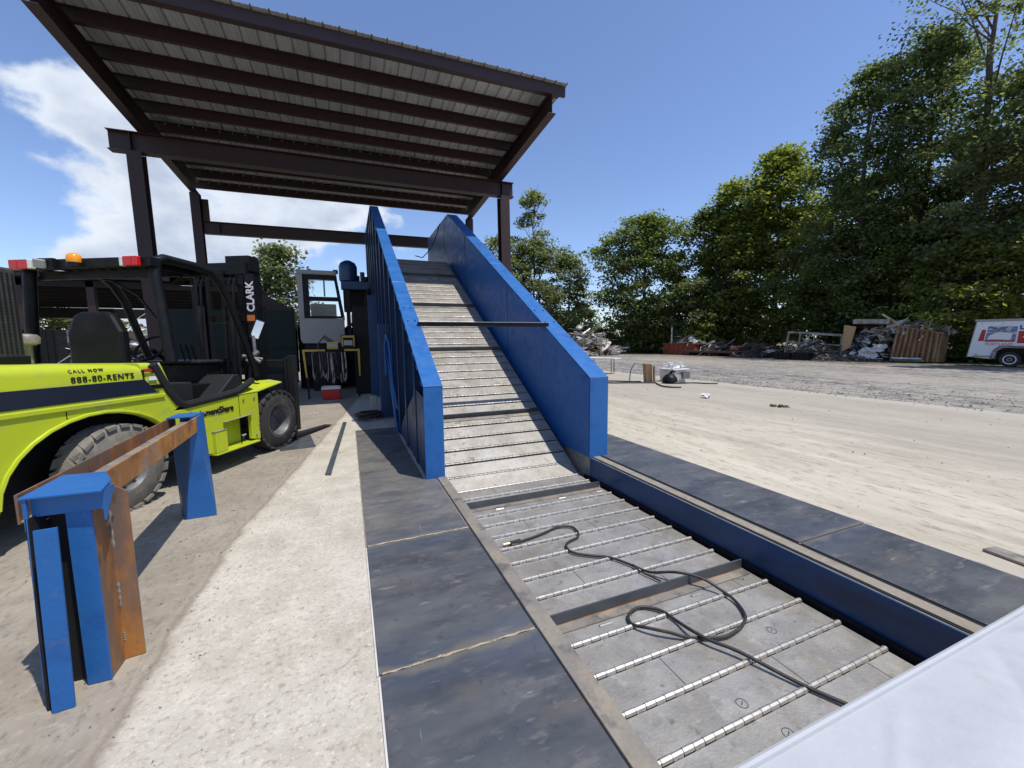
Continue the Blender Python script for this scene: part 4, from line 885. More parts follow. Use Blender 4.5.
MB().bx(-.10, .14, 13.0, 13.05, 1.55, 1.70).build('gauge', 'cabgrey', ct)
co = thing('cooler', 'red picnic cooler with a white lid standing on the ground under the hoses', 'cooler', (-.50, 13.0, 0))
MB().bx(-.74, -.26, 12.55, 12.9, .004, .30).build('body', 'redbox', co, bevel=.02)
MB().bx(-.755, -.245, 12.54, 12.91, .302, .37).build('lid', 'whitebox', co, bevel=.015)
MB().tube([(-.74, 12.53, .30), (-.70, 12.52, .40), (-.30, 12.52, .40), (-.26, 12.53, .30)], .012, 6).build('handle', 'whitebox', co)
cbx = thing('junction_box', 'small pale grey box standing against the foot of the blue conveyor wall', 'box', (.47, 9.6, 0))
MB().bx(.42, .55, 9.5, 9.62, .004, .42).build('box', 'cabgrey', cbx, bevel=.01)
hc = thing('hose_coil', 'black coil of hose lying on the ground beside the blue support leg', 'hose', (.35, 8.9, 0))
rnd = random.Random(9)
mb = MB(); pts = []
for k in range(60):
    a = k*.42; r = .20 + .05*math.sin(k*.7); pts.append((.33 + r*1.2*math.cos(a), 8.92 + r*math.sin(a), .03 + k*.0022 + .012*rnd.random()))
mb.tube(pts, .022, 6); mb.build('coil', 'cable', hc, smooth=True)

# ------------------------------------------------------------------ cable on the belt
cbz = BZ + .021
cp = [(1.401, 3.303), (1.55, 3.33), (1.696, 3.37), (1.86, 3.42), (1.984, 3.384), (2.0, 3.28), (1.95, 3.17), (1.82, 3.12), (1.757, 3.067), (1.74, 2.98), (1.77, 2.91), (1.87, 2.83), (2.002, 2.738), (2.09, 2.58), (2.16, 2.423), (2.27, 2.27), (2.387, 2.136), (2.46, 2.02), (2.472, 1.906), (2.40, 1.77), (2.29, 1.706), (2.17, 1.68), (2.068, 1.684), (1.896, 1.757), (1.79, 1.82), (1.70, 1.90), (1.645, 1.99), (1.66, 2.06), (1.72, 2.10), (1.80, 2.115), (1.88, 2.07), (1.922, 2.001), (1.935, 1.90), (1.93, 1.79), (1.97, 1.67), (2.053, 1.533), (2.175, 1.269), (2.283, 1.061), (2.36, .90), (2.45, .7)]
def smooth_path(p, n=4):
    out = []
    for i in range(len(p)-1):
        p0 = Vector(p[max(i-1, 0)]); p1 = Vector(p[i]); p2 = Vector(p[i+1]); p3 = Vector(p[min(i+2, len(p)-1)])
        for k in range(n):
            t = k/n; out.append(.5*((2*p1) + (-p0+p2)*t + (2*p0-5*p1+4*p2-p3)*t*t + (-p0+3*p1-3*p2+p3)*t**3))
    out.append(Vector(p[-1])); return out
def cz(x, y, i):
    z = cbz
    if 2.0 < y < 2.45 and x > 2.05: z = BZ + .014 + max(0, .095*(1-abs(y-2.2)/.25))     # over the cleat
    return z
pz = [(x, y, cz(x, y, i) + (.022 if i in (24, 25, 33, 34, 35) else 0)) for i, (x, y) in enumerate(cp)]
wc = thing('welding_cable', 'black rubber welding cable looped over the grey conveyor slats', 'cable', (1.9, 2.2, BZ))
MB().tube(smooth_path(pz), .0105, 8).build('cable', 'cable', wc, smooth=True)
MB().tube(smooth_path([(1.405, 3.315, cbz+.004), (1.34, 3.30, cbz+.006), (1.30, 3.30, cbz+.006)]), [.018]*5 + [.020]*4, 8).build('connector', 'cable', wc)
MB().cyl((1.30, 3.30, cbz+.006), (1.235, 3.305, cbz+.004), .011, 10).build('pin', 'copper', wc)
MB().tube([(1.40, 3.30, cbz), (1.36, 3.262, cbz), (1.30, 3.268, cbz)], .014, 6).build('clamp_lever', 'cable', wc)
MB().tube(smooth_path([(2.10, 2.555, cbz+.01), (2.10, 2.47, cbz), (2.13, 2.38, cbz-.002), (2.16, 2.30, cbz-.004)]), .007, 6).build('lead_end', 'cable', wc)
# ------------------------------------------------------------------ white covered panel at the end of the pit
tp = thing('white_cover', 'white coated fabric cover with a hemmed edge at the bottom right corner', 'cover', (1.9, .2, .45))
mb = MB(); nx, ny = 200, 90; vs = []
_rc = random.Random(31); CREASES = [(_rc.uniform(.8, 2.4), _rc.uniform(0, .55), math.cos(a_), math.sin(a_), _rc.uniform(-.010, .013), _rc.uniform(.010, .035)) for a_ in [_rc.uniform(-1.2, 1.2) for _ in range(26)]]
def tz(x, y): 
    e = min(1, max(0, (.62-y)/.25)); cr_ = 0
    for (cx, cy, dx, dy, a, w) in CREASES:
        u = (x-cx)*dx + (y-cy)*dy; v = -(x-cx)*dy + (y-cy)*dx
        if abs(u) < .45: cr_ += a*math.exp(-(v/w)**2)*math.cos(u/.45*math.pi/2)
    return .497 + e*(.012*math.sin(x*3.1+y*4) + .007*math.sin(x*7.7 - y*9)) + .0025*math.sin(y*23+x*3)*e + .004*math.sin(x*2.0) + cr_*min(1, max(0, (.625-y)/.06))
for j in range(ny+1):
    for i in range(nx+1):
        x = .25 + 3.6*i/nx; y = -.75 + 1.385*j/ny; vs.append((x, y, tz(x, y)))
fs = [(j*(nx+1)+i, j*(nx+1)+i+1, (j+1)*(nx+1)+i+1, (j+1)*(nx+1)+i) for j in range(ny) for i in range(nx)]
mb.add(vs, fs)
o = mb.build('fabric', 'tarp', tp, smooth=True)
MB().tube([(.25+3.6*i/nx, .637, tz(.25+3.6*i/nx, .635)+.001) for i in range(nx+1)], .011, 8).build('hem', 'tarp', tp, smooth=True)
mb = MB(); mb.bx(.25, 3.85, .62, .632, .25, .49); mb.build('skirt', 'tarp', tp)
mb = MB(); mb.bx(.3, 3.8, -.72, .60, .42, .478); mb.build('board', 'wood', tp)
mb = MB()
for (x, y) in ((.35, -.65), (.35, .5), (3.7, -.65), (3.7, .5)): mb.bx(x-.04, x+.04, y-.04, y+.04, 0.02, .42)
mb.build('trestle_leg', 'wood', tp)
# ------------------------------------------------------------------ trees
def crown_mesh(name, m, parent, pts, nleaf, size, seed, sig=.55, flat=.45, droop=.0, clumpy=1.0):
    """pts: clump centres (n,3) with weight; leaves are small bent diamonds"""
    rg = np.random.default_rng(seed)
    pts = np.asarray(pts, float)
    idx = rg.integers(0, len(pts), nleaf)
    s = 1.0*sig*rg.uniform(.55, 1.35, len(pts))[idx][:, None]
    c = pts[idx] + np.clip(rg.normal(0, 1, (nleaf, 3)), -1.7, 1.7)*s*np.array([1, 1, flat])
    ctr = pts.mean(0); out = c - ctr*np.array([1, 1, .8]); out /= np.linalg.norm(out, axis=1)[:, None] + 1e-6
    nrm = rg.normal(0, .7, (nleaf, 3)) + np.array([.12, -.15, 1.0]) + out*.45; nrm /= np.linalg.norm(nrm, axis=1)[:, None]
    a = np.cross(nrm, rg.normal(0, 1, (nleaf, 3))); a /= np.linalg.norm(a, axis=1)[:, None]; b = np.cross(nrm, a)
    L = size*rg.uniform(.6, 1.35, nleaf)[:, None]; Wd_ = L*rg.uniform(.32, .5, nleaf)[:, None]
    v = np.empty((nleaf, 4, 3)); v[:, 0] = c - a*L*.5; v[:, 1] = c + b*Wd_ - nrm*L*.08; v[:, 2] = c + a*L*.5 - nrm*L*.12; v[:, 3] = c - b*Wd_ - nrm*L*.08
    me = bpy.data.meshes.new(name)
    me.vertices.add(nleaf*4); me.vertices.foreach_set('co', v.reshape(-1))
    me.loops.add(nleaf*4); me.loops.foreach_set('vertex_index', np.arange(nleaf*4, dtype=np.int32))
    me.polygons.add(nleaf); me.polygons.foreach_set('loop_start', np.arange(nleaf, dtype=np.int32)*4)
    try: me.polygons.foreach_set('loop_total', np.full(nleaf, 4, dtype=np.int32))
    except Exception: pass
    me.update(calc_edges=True); me.materials.append(MT[m])
    o = bpy.data.objects.new(name, me); COL.objects.link(o)
    if parent is not None: o.parent = parent
    return o
def tree(label, x, y, h, r, hb, leaf='leafmid', nl=15000, size=.34, seed=1, shape='round', nclump=150, sig=.6, lean=(0, 0), tr=.24, bare=0, group='trees along the edge of the yard', name='tree', cat='tree'):
    rg = np.random.default_rng(seed)
    t = thing(name, label, cat, (x, y, 0), group=group, world=False)
    cl = []
    nl_ = 7
    la = rg.uniform(0, 2*math.pi, nl_); lh = np.linspace(.08, .95, nl_) + rg.uniform(-.06, .06, nl_); lr = rg.uniform(.75, 1.15, nl_)
    while len(cl) < nclump:
        u = rg.uniform(0, 1); a = rg.uniform(0, 2*math.pi)
        if shape == 'round': w = math.sqrt(max(0, 1-(2*u-1)**2))**.8
        elif shape == 'tall': w = (min(1, u/.25)**.6)*(max(0, 1-u)**.42)*1.15
        elif shape == 'open': w = .35 + .75*math.sin(math.pi*min(1, u*.9+.1))
        else: w = (1-u)**.5*1.0 + .15
        # lumpy outline
        w *= .78 + .22*math.sin(a*2+seed) * math.sin(u*9+seed*2) + .16*math.sin(a*5+u*14+seed)
        rad = math.sqrt(rg.uniform(.40 if shape == 'tall' else .18, 1.0)) if shape != 'open' else math.sqrt(rg.uniform(.05, 1))
        if rg.uniform() < .12: rad *= 1.12
        z = hb + (h-hb)*u
        cl.append((rad*w*r*math.cos(a) + lean[0]*u, rad*w*r*math.sin(a) + lean[1]*u, z))
    crown_mesh('crown', leaf, t, cl, int(nl*(1.15 if leaf == 'leafgrey' and nl < 13000 else .85)), size*.98, seed+50, sig)
    mb = MB(); n = 7
    tp_ = [(lean[0]*.5*(k/n)**2 + rg.uniform(-.1, .1)*(k > 0), lean[1]*.5*(k/n)**2 + rg.uniform(-.1, .1)*(k > 0), (h*.9)*k/n - (.1 if k == 0 else 0)) for k in range(n+1)]
    mb.tube(tp_, [max(.03, tr*(1-.88*k/n)*(1.35 if k == 0 else 1)) for k in range(n+1)], 8)
    tips = sorted(range(len(cl)), key=lambda i: -(cl[i][2] + 1.2*math.hypot(cl[i][0], cl[i][1])))
    for i in list(rg.choice(len(cl), min(22, len(cl)), replace=False)):
        c = cl[i]; zz = max(hb*.6, c[2] - .30*(h-hb)*rg.uniform(.4, 1) ); k = min(n-1, int(zz/(h*.9)*n)); q = zz/(h*.9)*n - k
        s0 = Vector(tp_[k]).lerp(Vector(tp_[k+1]), min(1, max(0, q))); e = Vector(c); md = s0.lerp(e, .5) + Vector((0, 0, -.15)) + Vector(rg.uniform(-.2, .2, 3))
        r0 = tr*.32*(1-.6*zz/h); mb.tube([s0, md, e], [r0, r0*.6, .015], 5)
    if bare:
        for k in range(bare):
            a = rg.uniform(0, 2*math.pi); s0 = Vector(tp_[n-2]).lerp(Vector(tp_[n]), rg.uniform(0, 1)); d = Vector((math.cos(a)*rg.uniform(.3, 1), math.sin(a)*rg.uniform(.3, 1), rg.uniform(.8, 1.4))); L_ = rg.uniform(.12, .24)*h
            e = s0 + d.normalized()*L_; md = s0.lerp(e, .5) + Vector(rg.uniform(-.25, .25, 3)); mb.tube([s0, md, e], [.06, .04, .012], 5)
            for q in range(3):
                b0 = md.lerp(e, rg.uniform(0, .8)); mb.tube([b0, b0 + Vector(rg.uniform(-1, 1, 3) + np.array([0, 0, .5]))*L_*.25], [.02, .008], 4)
    mb.build('trunk', 'bark', t, smooth=True)
    return t
# right of the yard, far to near
tree('lone lacy tree behind the right post of the canopy, its thin top above the rest', 24.2, 49.5, 15.0, 5.2, 1.0, 'leafgrey', 16000, .34, 11, 'round', 120, .75, tr=.26)
tree('sparse thin tree top rising from the trees behind the right canopy post', 24.5, 52.0, 22.0, 3.0, 9.0, 'leafgrey', 3800, .34, 12, 'open', 42, .55, bare=5, tr=.22)
tree('leafy grey green tree partly hidden by the right blue wall', 18.5, 50.5, 14.6, 5.0, 1.0, 'leafgrey', 11000, .36, 13, 'round', 100, .8)
tree('grey green tree left of the gap of sky in the tree line', 28.5, 49.0, 13.0, 4.0, .6, 'leafgrey', 13000, .34, 14, 'round', 100, .7)
tree('low distant tree in the gap of the tree line', 40.0, 64.0, 7.2, 4.5, .4, 'leafgrey', 5500, .40, 15, 'round', 60, .8)
tree('broad dark round tree standing right of the gap of sky', 34.5, 41.0, 16.2, 7.0, .8, 'leafmid', 36000, .34, 16, 'round', 260, .8, tr=.34)
tree('dark tree between the round tree and the bright green trees', 39.0, 35.5, 16.0, 4.6, .8, 'leafdark', 13000, .36, 17, 'tall', 120, .7)
tree('bright green tree, the smaller of the pair with large leaves', 39.5, 33.0, 18.2, 4.2, 1.2, 'leafbright', 22000, .34, 18, 'tall', 120, .7)
tree('tall bright green tree with large leaves in the middle of the tree line', 42.0, 29.5, 20.3, 6.2, 1.5, 'leafbright', 34000, .34, 19, 'tall', 170, .75, tr=.34)
tree('very tall dark tree towering over the bright green trees', 39.8, 21.0, 22.6, 5.4, 1.5, 'leafdark', 44000, .25, 20, 'tall', 210, .7, tr=.38)
tree('tall dark ivy covered tree beside the sparse tree at the right', 41.0, 17.6, 23.6, 4.6, 1.5, 'leafdark', 40000, .24, 21, 'tall', 180, .65, tr=.36)
tree('sparse tall tree with bare twigs at the upper right corner', 38.8, 14.0, 30.5, 6.6, 6.0, 'leafgrey', 12500, .22, 22, 'open', 110, .62, bare=14, tr=.34)
tree('grey green tree at the right edge above the trailer', 39.5, 10.2, 19.0, 5.6, 2.0, 'leafgrey', 34000, .21, 23, 'round', 170, .7, tr=.32)
tree('leaning thin tree behind the rusty scrap bin', 37.4, 13.6, 17.0, 3.6, 3.0, 'leafgrey', 8000, .28, 24, 'round', 90, .6, lean=(1.0, -1.6), tr=.17)
tree('dark undergrowth tree behind the scrap heap', 39.2, 18.0, 10.0, 4.2, .3, 'leafmid', 20000, .24, 25, 'round', 140, .6)
tree('dark undergrowth tree behind the grey steel rack', 39.6, 22.6, 10.0, 4.2, .3, 'leafmid', 20000, .26, 26, 'round', 140, .6)
tree('green bushy tree behind the left end of the trailer', 36.6, 12.8, 7.6, 3.6, .1, 'leafbright', 11000, .24, 27, 'round', 120, .5)
tree('dark tree behind the bright green pair', 47.5, 36.0, 17.5, 6.6, .6, 'leafdark', 14000, .42, 28, 'round', 130, .8)
tree('dark wide tree filling the gap behind the very tall tree', 50.0, 26.5, 17.5, 7.0, .6, 'leafdark', 16000, .42, 29, 'round', 140, .8)
tree('tree of dark foliage filling the gap behind the sparse tree', 49.5, 15.0, 18.0, 7.5, .6, 'leafdark', 18000, .42, 30, 'round', 150, .8)
tree('low dark tree at the foot of the round tree', 36.0, 34.5, 8.0, 4.2, .1, 'leafdark', 10000, .30, 31, 'round', 110, .55)
tree('low dark tree left of the red bin', 34.5, 40.0, 6.5, 4.0, .1, 'leafdark', 8000, .32, 32, 'round', 90, .55)
tree('small bright bush behind the red bin', 35.0, 32.2, 4.6, 1.5, .2, 'leafbright', 3500, .24, 33, 'round', 50, .4)
tree('grey green shrub beside the scrap heap at the gap', 31.5, 45.0, 3.2, 2.2, .1, 'leafgrey', 3500, .25, 34, 'round', 50, .45)
tree('tree of the line beyond the right edge shading the gravel by the trailer', 33.8, 3.4, 19.5, 4.8, 4.0, 'leafmid', 12000, .32, 35, 'round', 120, .7)
# left
tree('leafy tree behind the dark green machine body', -5.2, 40.5, 9.9, 2.3, 2.0, 'leafgrey', 8000, .30, 40, 'round', 110, .62)
tree('tree seen through the cage of the forklift', -27.5, 55.0, 6.0, 3.3, .5, 'leafgrey', 5000, .32, 41, 'round', 60, .6)
tree('dark tree at the left edge beyond the forklift', -31.5, 38.5, 14.0, 3.4, 1.0, 'leafdark', 8000, .36, 42, 'round', 80, .6)
# low weeds along the edge of the gravel
rg = np.random.default_rng(77); pts = []
for k in range(260):
    y = rg.uniform(4, 46); x = 34.9 + rg.uniform(-.5, 1.6) + (max(0, y-30)*.02); pts.append((x, y, rg.uniform(.05, .7)))
stuff(tag(crown_mesh('weeds', 'leafmid', None, pts, 16000, .22, 78, .42, .7), 'low green weeds and brambles along the foot of the trees', 'weeds'))

pts = []
for k in range(900):
    x = rg.uniform(-150, 190); y = 125 - .00045*(x-30)**2 + rg.uniform(-6, 10); h_ = 5.5 + 2.5*math.sin(x*.11) + 1.5*math.sin(x*.37)
    pts.append((x, y, rg.uniform(.2, max(2, h_))))
stuff(tag(crown_mesh('distant_wood', 'leafgrey', None, pts, 26000, .9, 93, 1.5, .8), 'low distant wood along the horizon beyond the yard', 'wood'))
# ------------------------------------------------------------------ scrap
def scrap_material():
    M = bpy.data.materials.new('mixed scrap'); M.use_nodes = True; t = M.node_tree; b = t.nodes['Principled BSDF']; b.inputs['Roughness'].default_value = .55; b.inputs['Metallic'].default_value = .25
    g = N(t, 'ShaderNodeNewGeometry'); c = N(t, 'ShaderNodeValToRGB'); c.color_ramp.interpolation = 'CONSTANT'; t.links.new(g.outputs['Random Per Island'], c.inputs[0])
    cols = [(.62, .61, .58), (.30, .29, .28), (.05, .045, .04), (.48, .47, .45), (.20, .10, .05), (.10, .10, .10), (.70, .69, .67), (.16, .15, .14), (.30, .17, .08), (.06, .10, .22), (.40, .39, .37), (.03, .03, .03), (.20, .09, .06), (.55, .50, .40)]
    e = c.color_ramp.elements
    while len(e) < len(cols): e.new(1)
    for k, col in enumerate(cols): e[k].position = k/len(cols); e[k].color = (*col, 1)
    t.links.new(c.outputs[0], b.inputs['Base Color']); return M
MT['scrapmix'] = scrap_material()
def scrap(name, label, c, sx, sy, h, n, seed, mats=('scrapgrey',), smin=.1, smax=.5, cat='scrap heap'):
    rnd = random.Random(seed); t = thing(name, label, cat, c)
    bs = [MB() for _ in mats]
    core = MB(); k_ = 14
    for k in range(n):
        a = rnd.uniform(0, 2*math.pi); q = math.sqrt(rnd.random()); x = c[0] + sx*q*math.cos(a); y = c[1] + sy*q*math.sin(a)
        z = c[2] + h*(1-q**1.6)*rnd.uniform(.25, 1.0) + .05
        L = rnd.uniform(smin, smax)*rnd.choice((.7, 1, 1, 1.5)); w = L*rnd.uniform(.08, .6); th = L*rnd.uniform(.0, .15)
        m3 = Matrix.Rotation(rnd.uniform(0, 6.28), 3, 'Z') @ Matrix.Rotation(rnd.uniform(-.9, .9), 3, 'X') @ Matrix.Rotation(rnd.uniform(-.7, .7), 3, 'Y')
        b = bs[rnd.randrange(len(bs))]; ty = rnd.random()
        if ty < .10:
            d = m3 @ Vector((L*1.3, 0, 0)); mid = Vector((x, y, z)) + Vector((rnd.uniform(-.3, .3), rnd.uniform(-.3, .3), rnd.uniform(.05, .45)))*L; b.tube([Vector((x, y, z)) - d, Vector((x, y, z)) - d*.4 + (mid-Vector((x, y, z)))*.8, mid, Vector((x, y, z)) + d], rnd.uniform(.012, .03), 5)
        elif ty < .16:
            d = m3 @ Vector((L*.45, 0, 0)); b.cyl(Vector((x, y, z)) - d, Vector((x, y, z)) + d, L*rnd.uniform(.15, .3), 10)
        elif ty < .60:
            f = rnd.uniform(.5, 1); p = [Vector((-L, -w, 0)), Vector((L, -w*f, 0)), Vector((L*f, w, th)), Vector((-L*.8, w*f, th*.5))]
            b.plate([Vector((x, y, max(z, .06))) + m3 @ v*.5 for v in p], rnd.uniform(.006, .02))
        elif ty < .85:
            d = m3 @ Vector((L, 0, 0)); b.tube([Vector((x, y, z)) - d*.8, Vector((x, y, z)) + Vector((0, 0, rnd.uniform(-.1, .1))), Vector((x, y, z)) + d*.8], rnd.uniform(.015, .05), 5)
        else:
            b.obox((x, y, z), m3 @ Vector((L*.4, 0, 0)), m3 @ Vector((0, w*.4, 0)), m3 @ Vector((0, 0, L*.12+.02)))
    k0 = 20; vs = [(c[0], c[1], c[2] + h*.55)]
    for rr, hh in ((.5, .40), (1.0, 0)):
        for k in range(k0): a = 2*math.pi*k/k0; vs.append((c[0]+sx*rr*math.cos(a)*rnd.uniform(.85, 1.05), c[1]+sy*rr*math.sin(a)*rnd.uniform(.85, 1.05), c[2]+h*hh*rnd.uniform(.7, 1.1)))
    core.add(vs, [(0, 1+k, 1+(k+1)%k0) for k in range(k0)] + [(1+k, 1+k0+k, 1+k0+(k+1)%k0, 1+(k+1)%k0) for k in range(k0)])
    core.build('heap_core', 'scrapdark', t)
    for b, m in zip(bs, mats):
        if b.v: stuff(b.build('scrap_pieces', m, t))
    return t
scrap('scrap_heap', 'tall tangled heap of grey and white scrap metal beyond the right blue wall', (24.5, 38.8, 0), 4.2, 3.0, 3.6, 420, 1, ('scrapmix', 'scrapmix', 'scrapwhite', 'scrapgrey'), .25, 1.1)
scrap('scrap_heap', 'big heap of crushed white and dark scrap between the plywood board and the rusty bin', (34.2, 16.9, 0), 1.3, 2.0, 2.6, 700, 2, ('scrapmix', 'scrapwhite', 'scrapmix', 'scrapdark'), .12, .6)
scrap('scrap_heap', 'scrap piled on top of the rusty corrugated bin', (33.9, 14.5, 1.75), .8, 1.9, .95, 200, 3, ('scrapmix', 'scrapwhite', 'scrapgrey'), .12, .8)
scrap('scrap_heap', 'tangled heap of thin grey scrap in front of the steel rack', (32.7, 19.8, 0), .9, 1.7, 1.7, 380, 4, ('scrapmix', 'scrapgrey', 'scrapdark'), .10, .5)
scrap('scrap_heap', 'low dark heap of scrap left of the steel rack', (33.4, 25.0, 0), 1.4, 2.4, 1.3, 260, 5, ('scrapmix', 'scrapdark', 'scrapdark'), .2, .9)
scrap('scrap_heap', 'low rubble scattered along the foot of the steel rack', (32.2, 18.4, 0), .8, 3.2, .35, 260, 6, ('scrapgrey', 'scrapdark', 'soil'), .08, .3)
scrap('scrap_heap', 'dark tangle of scrap under the trees by the red bin', (34.2, 29.6, 0), 1.5, 2.6, 1.5, 220, 7, ('scrapmix', 'scrapdark', 'scrapdark'), .3, 1.2)
scrap('scrap_heap', 'pale heap of scrap seen through the forklift mast', (-9.8, 27.5, 0), 3.4, 2.2, 2.9, 380, 8, ('scrapwhite', 'scrapgrey', 'scrapdark'), .2, .9)
scrap('scrap_heap', 'distant pale heap of scrap seen under the cage of the forklift', (-18.8, 40.5, 0), 4.5, 2.5, 3.2, 300, 9, ('scrapwhite', 'scrapgrey'), .3, 1.0)
# rusty corrugated bin
rb = thing('rusty_bin', 'rusty brown corrugated steel bin leaning under a load of scrap', 'scrap bin', (33.6, 14, 0))
mb = MB(); prof = []; n = 9
yA, yB = 15.15, 12.87
vs = []; cols = []
for k in range(n):
    for f, d in ((0, 0), (.15, 0), (.25, -.16), (.58, -.16), (.68, 0)): cols.append(((k+f)/n, d))
cols.append((1, 0))
for f, d in cols:
    zt = 2.28 - .52*f; vs += [(33.0+d, 15.15 - 2.28*f, .05), (33.12+d, 14.92 - 2.12*f, zt)]
mb.add(vs, [(2*i, 2*i+2, 2*i+3, 2*i+1) for i in range(len(cols)-1)]); o = mb.build('corrugated_side', 'rustbin', rb); sm = o.modifiers.new('thick', 'SOLIDIFY'); sm.thickness = .02
MB().tube([(33.08, 14.98, 2.31), (33.08, 12.72, 1.79)], .06, 4).build('top_rail', 'rustbin', rb)
MB().tube([(33.0, 15.16, .05), (33.12, 14.93, 2.3)], .05, 4).build('corner_post', 'rustbin', rb)
MB().tube([(33.0, 12.88, .05), (33.12, 12.80, 1.78)], .05, 4).build('corner_post', 'rustbin', rb)
MB().plate([(33.05, 15.15, .05), (34.0, 15.15, .05), (34.0, 14.95, 2.2), (33.15, 14.92, 2.25)], .03).build('end_panel', 'rustbin', rb)
MB().plate([(33.05, 12.86, .05), (34.0, 12.90, .05), (34.0, 12.85, 1.7), (33.15, 12.8, 1.75)], .03).build('end_panel', 'rustbin', rb)
MB().bx(33.15, 34, 13.0, 14.9, 1.45, 1.55).build('load_bed', 'scrapdark', rb)
pb = thing('plywood_board', 'brown plywood board standing upright at the left of the big scrap heap', 'board', (33, 17.6, 0))
MB().plate([(32.9, 17.95, .6), (32.9, 17.45, .9), (33.0, 17.2, 2.35), (33.0, 17.95, 2.5)], .03).build('board', 'wood', pb)
MB().bx(32.95, 33.05, 17.6, 17.75, 0, .85).build('prop', 'scrapdark', pb)
pl = thing('timber', 'pale timber sticking up out of the scrap on the rusty bin', 'timber', (33.5, 15, 2.2))
MB().obox((33.6, 15.5, 2.72), (0, .55, .42), (.06, 0, 0), (0, -.03, .04)).build('plank', MT.setdefault('pine', mat('pale pine', (0.60, 0.46, 0.26), .7)), pl)
mt_ = thing('mattress', 'grey slab lying on the top of the big scrap heap', 'mattress', (33.4, 16.6, 2.4))
MB().obox((33.5, 16.5, 2.66), (.5, .1, 0), (-.1, 1.0, .05), (0, -.01, .17)).build('slab', 'scrapgrey', mt_, bevel=.05)
for k, (y, z, r) in enumerate(((16.3, .55, .55), (15.7, .9, .4))):
    ws = thing('crumpled_sheet', ['larger crumpled white sheet low in the big scrap heap', 'smaller crumpled white sheet beside the rusty bin'][k], 'sheet metal', (32.9, y, z-.3), group='crumpled white sheets')
    rnd = random.Random(50+k); mb = MB(); n = 6; vs = [(32.85 + rnd.uniform(-.12, .12) - .25*(1-j/n), y + r*(i/n-.5)*2*rnd.uniform(.8, 1.1), z + r*(j/n-.5)*1.3*rnd.uniform(.8, 1.1)) for j in range(n+1) for i in range(n+1)]
    mb.add(vs, [(j*(n+1)+i, j*(n+1)+i+1, (j+1)*(n+1)+i+1, (j+1)*(n+1)+i) for j in range(n) for i in range(n)]); o = mb.build('sheet', 'scrapwhite', ws); sm = o.modifiers.new('thick', 'SOLIDIFY'); sm.thickness = .01
ww = thing('white_board', 'white board lying flat at the foot of the rusty bin', 'board', (32.6, 13.9, .02))
MB().obox((32.6, 14.1, .17), (.18, 0, -.10), (0, .72, 0), (.02, 0, .03)).build('board', 'scrapwhite', ww)
# grey steel frame
sf = thing('storage_rack', 'open grey steel rack standing among scrap under the trees', 'steel frame', (33.2, 20.2, 0))
for (a, b, r) in (((33.2, 22.0, 2.1), (33.2, 18.1, 1.75), .09), ((33.2, 22.05, 1.3), (33.2, 18.2, 1.05), .06), ((33.2, 22.05, .75), (33.2, 20.2, .70), .06)):
    MB().tube([a, b], r, 4).build('rail', 'scrapgrey', sf)
for (a, b) in (((33.2, 22.25, .0), (33.2, 21.95, 2.15)), ((33.2, 18.1, 0), (33.2, 18.15, 1.8)), ((34.4, 22.0, 0), (34.4, 21.8, 2.1)), ((34.4, 18.2, 0), (34.4, 18.2, 1.8))):
    MB().tube([a, b], .09, 4).build('upright', 'scrapgrey', sf)
MB().tube([(33.2, 21.9, 2.1), (34.4, 21.8, 2.1)], .07, 4).build('rail', 'scrapgrey', sf); MB().tube([(34.4, 21.8, 2.1), (34.4, 18.2, 1.75)], .07, 4).build('rail', 'scrapgrey', sf)
for k, y in enumerate((20.9, 19.6)):
    cr = thing('crate', ['black crate at the foot of the steel rack, the left one', 'black crate at the foot of the steel rack, the right one'][k], 'crate', (31.2, y, 0), group='black crates by the steel rack')
    mb = MB(); mb.bx(30.9, 31.6, y-.58, y+.58, 0, .05)
    for q in (30.9, 31.57): mb.bx(q, q+.03, y-.58, y+.58, .05, .52)
    for q in (y-.58, y+.55): mb.bx(30.93, 31.57, q, q+.03, .05, .52)
    mb.build('bin', 'black', cr)
    for q in (-.3, 0, .3): MB().bx(30.87, 30.898, y+q-.03, y+q+.03, .05, .52).build('rib', 'black', cr)
    MB().bx(30.86, 30.9, y-.6, y+.6, .50, .56).build('rim', 'charcoal', cr)
# red bins and logs in front of the trees
rbn = thing('red_bin', 'low rusty red bin with pale scrap on it at the foot of the trees', 'bin', (33.2, 33.5, 0))
MB().bx(32.8, 34.2, 31.2, 35.6, .02, 1.1).build('body', 'scrapred', rbn, bevel=.03)
for k in range(7): MB().bx(32.72, 32.798, 31.4+.65*k, 31.5+.65*k, .05, 1.05).build('rib', 'scrapred', rbn)
MB().bx(32.7, 34.3, 31.1, 35.7, 1.1, 1.2).build('rim', 'scrapred', rbn)
scrap('scrap_heap', 'pale scrap lying in the red bin', (33.5, 32.5, 1.15), .7, 1.6, .8, 90, 10, ('scrapwhite', 'wood', 'scrapgrey'), .2, .8)
sk = thing('skid', 'long flat dark trailer bed lying along the foot of the trees', 'skid', (32.4, 29, 0))
MB().bx(32.0, 33.4, 25.6, 32.0, .30, .48).build('deck', 'scrapdark', sk, bevel=.02)
for y in (26.2, 28.6, 31.2): MB().bx(32.1, 33.3, y, y+.25, 0, .3).build('bearer', 'scrapdark', sk)
lf = thing('tarpaulin', 'pale tarpaulin scrap lying by the weeds at the gap in the trees', 'tarpaulin', (29.5, 41, 0))
MB().obox((29.5, 41.2, .75), (1.6, -2.0, 0), (.3, .3, .05), (0, 0, .06)).build('sheet', 'scrapwhite', lf)
MB().bx(29.2, 29.8, 40.8, 41.6, 0, .7).build('block', 'scrapdark', lf)
wp = thing('white_post', 'thin white post standing in the bushes behind the red bin', 'post', (34.0, 36.0, 0))
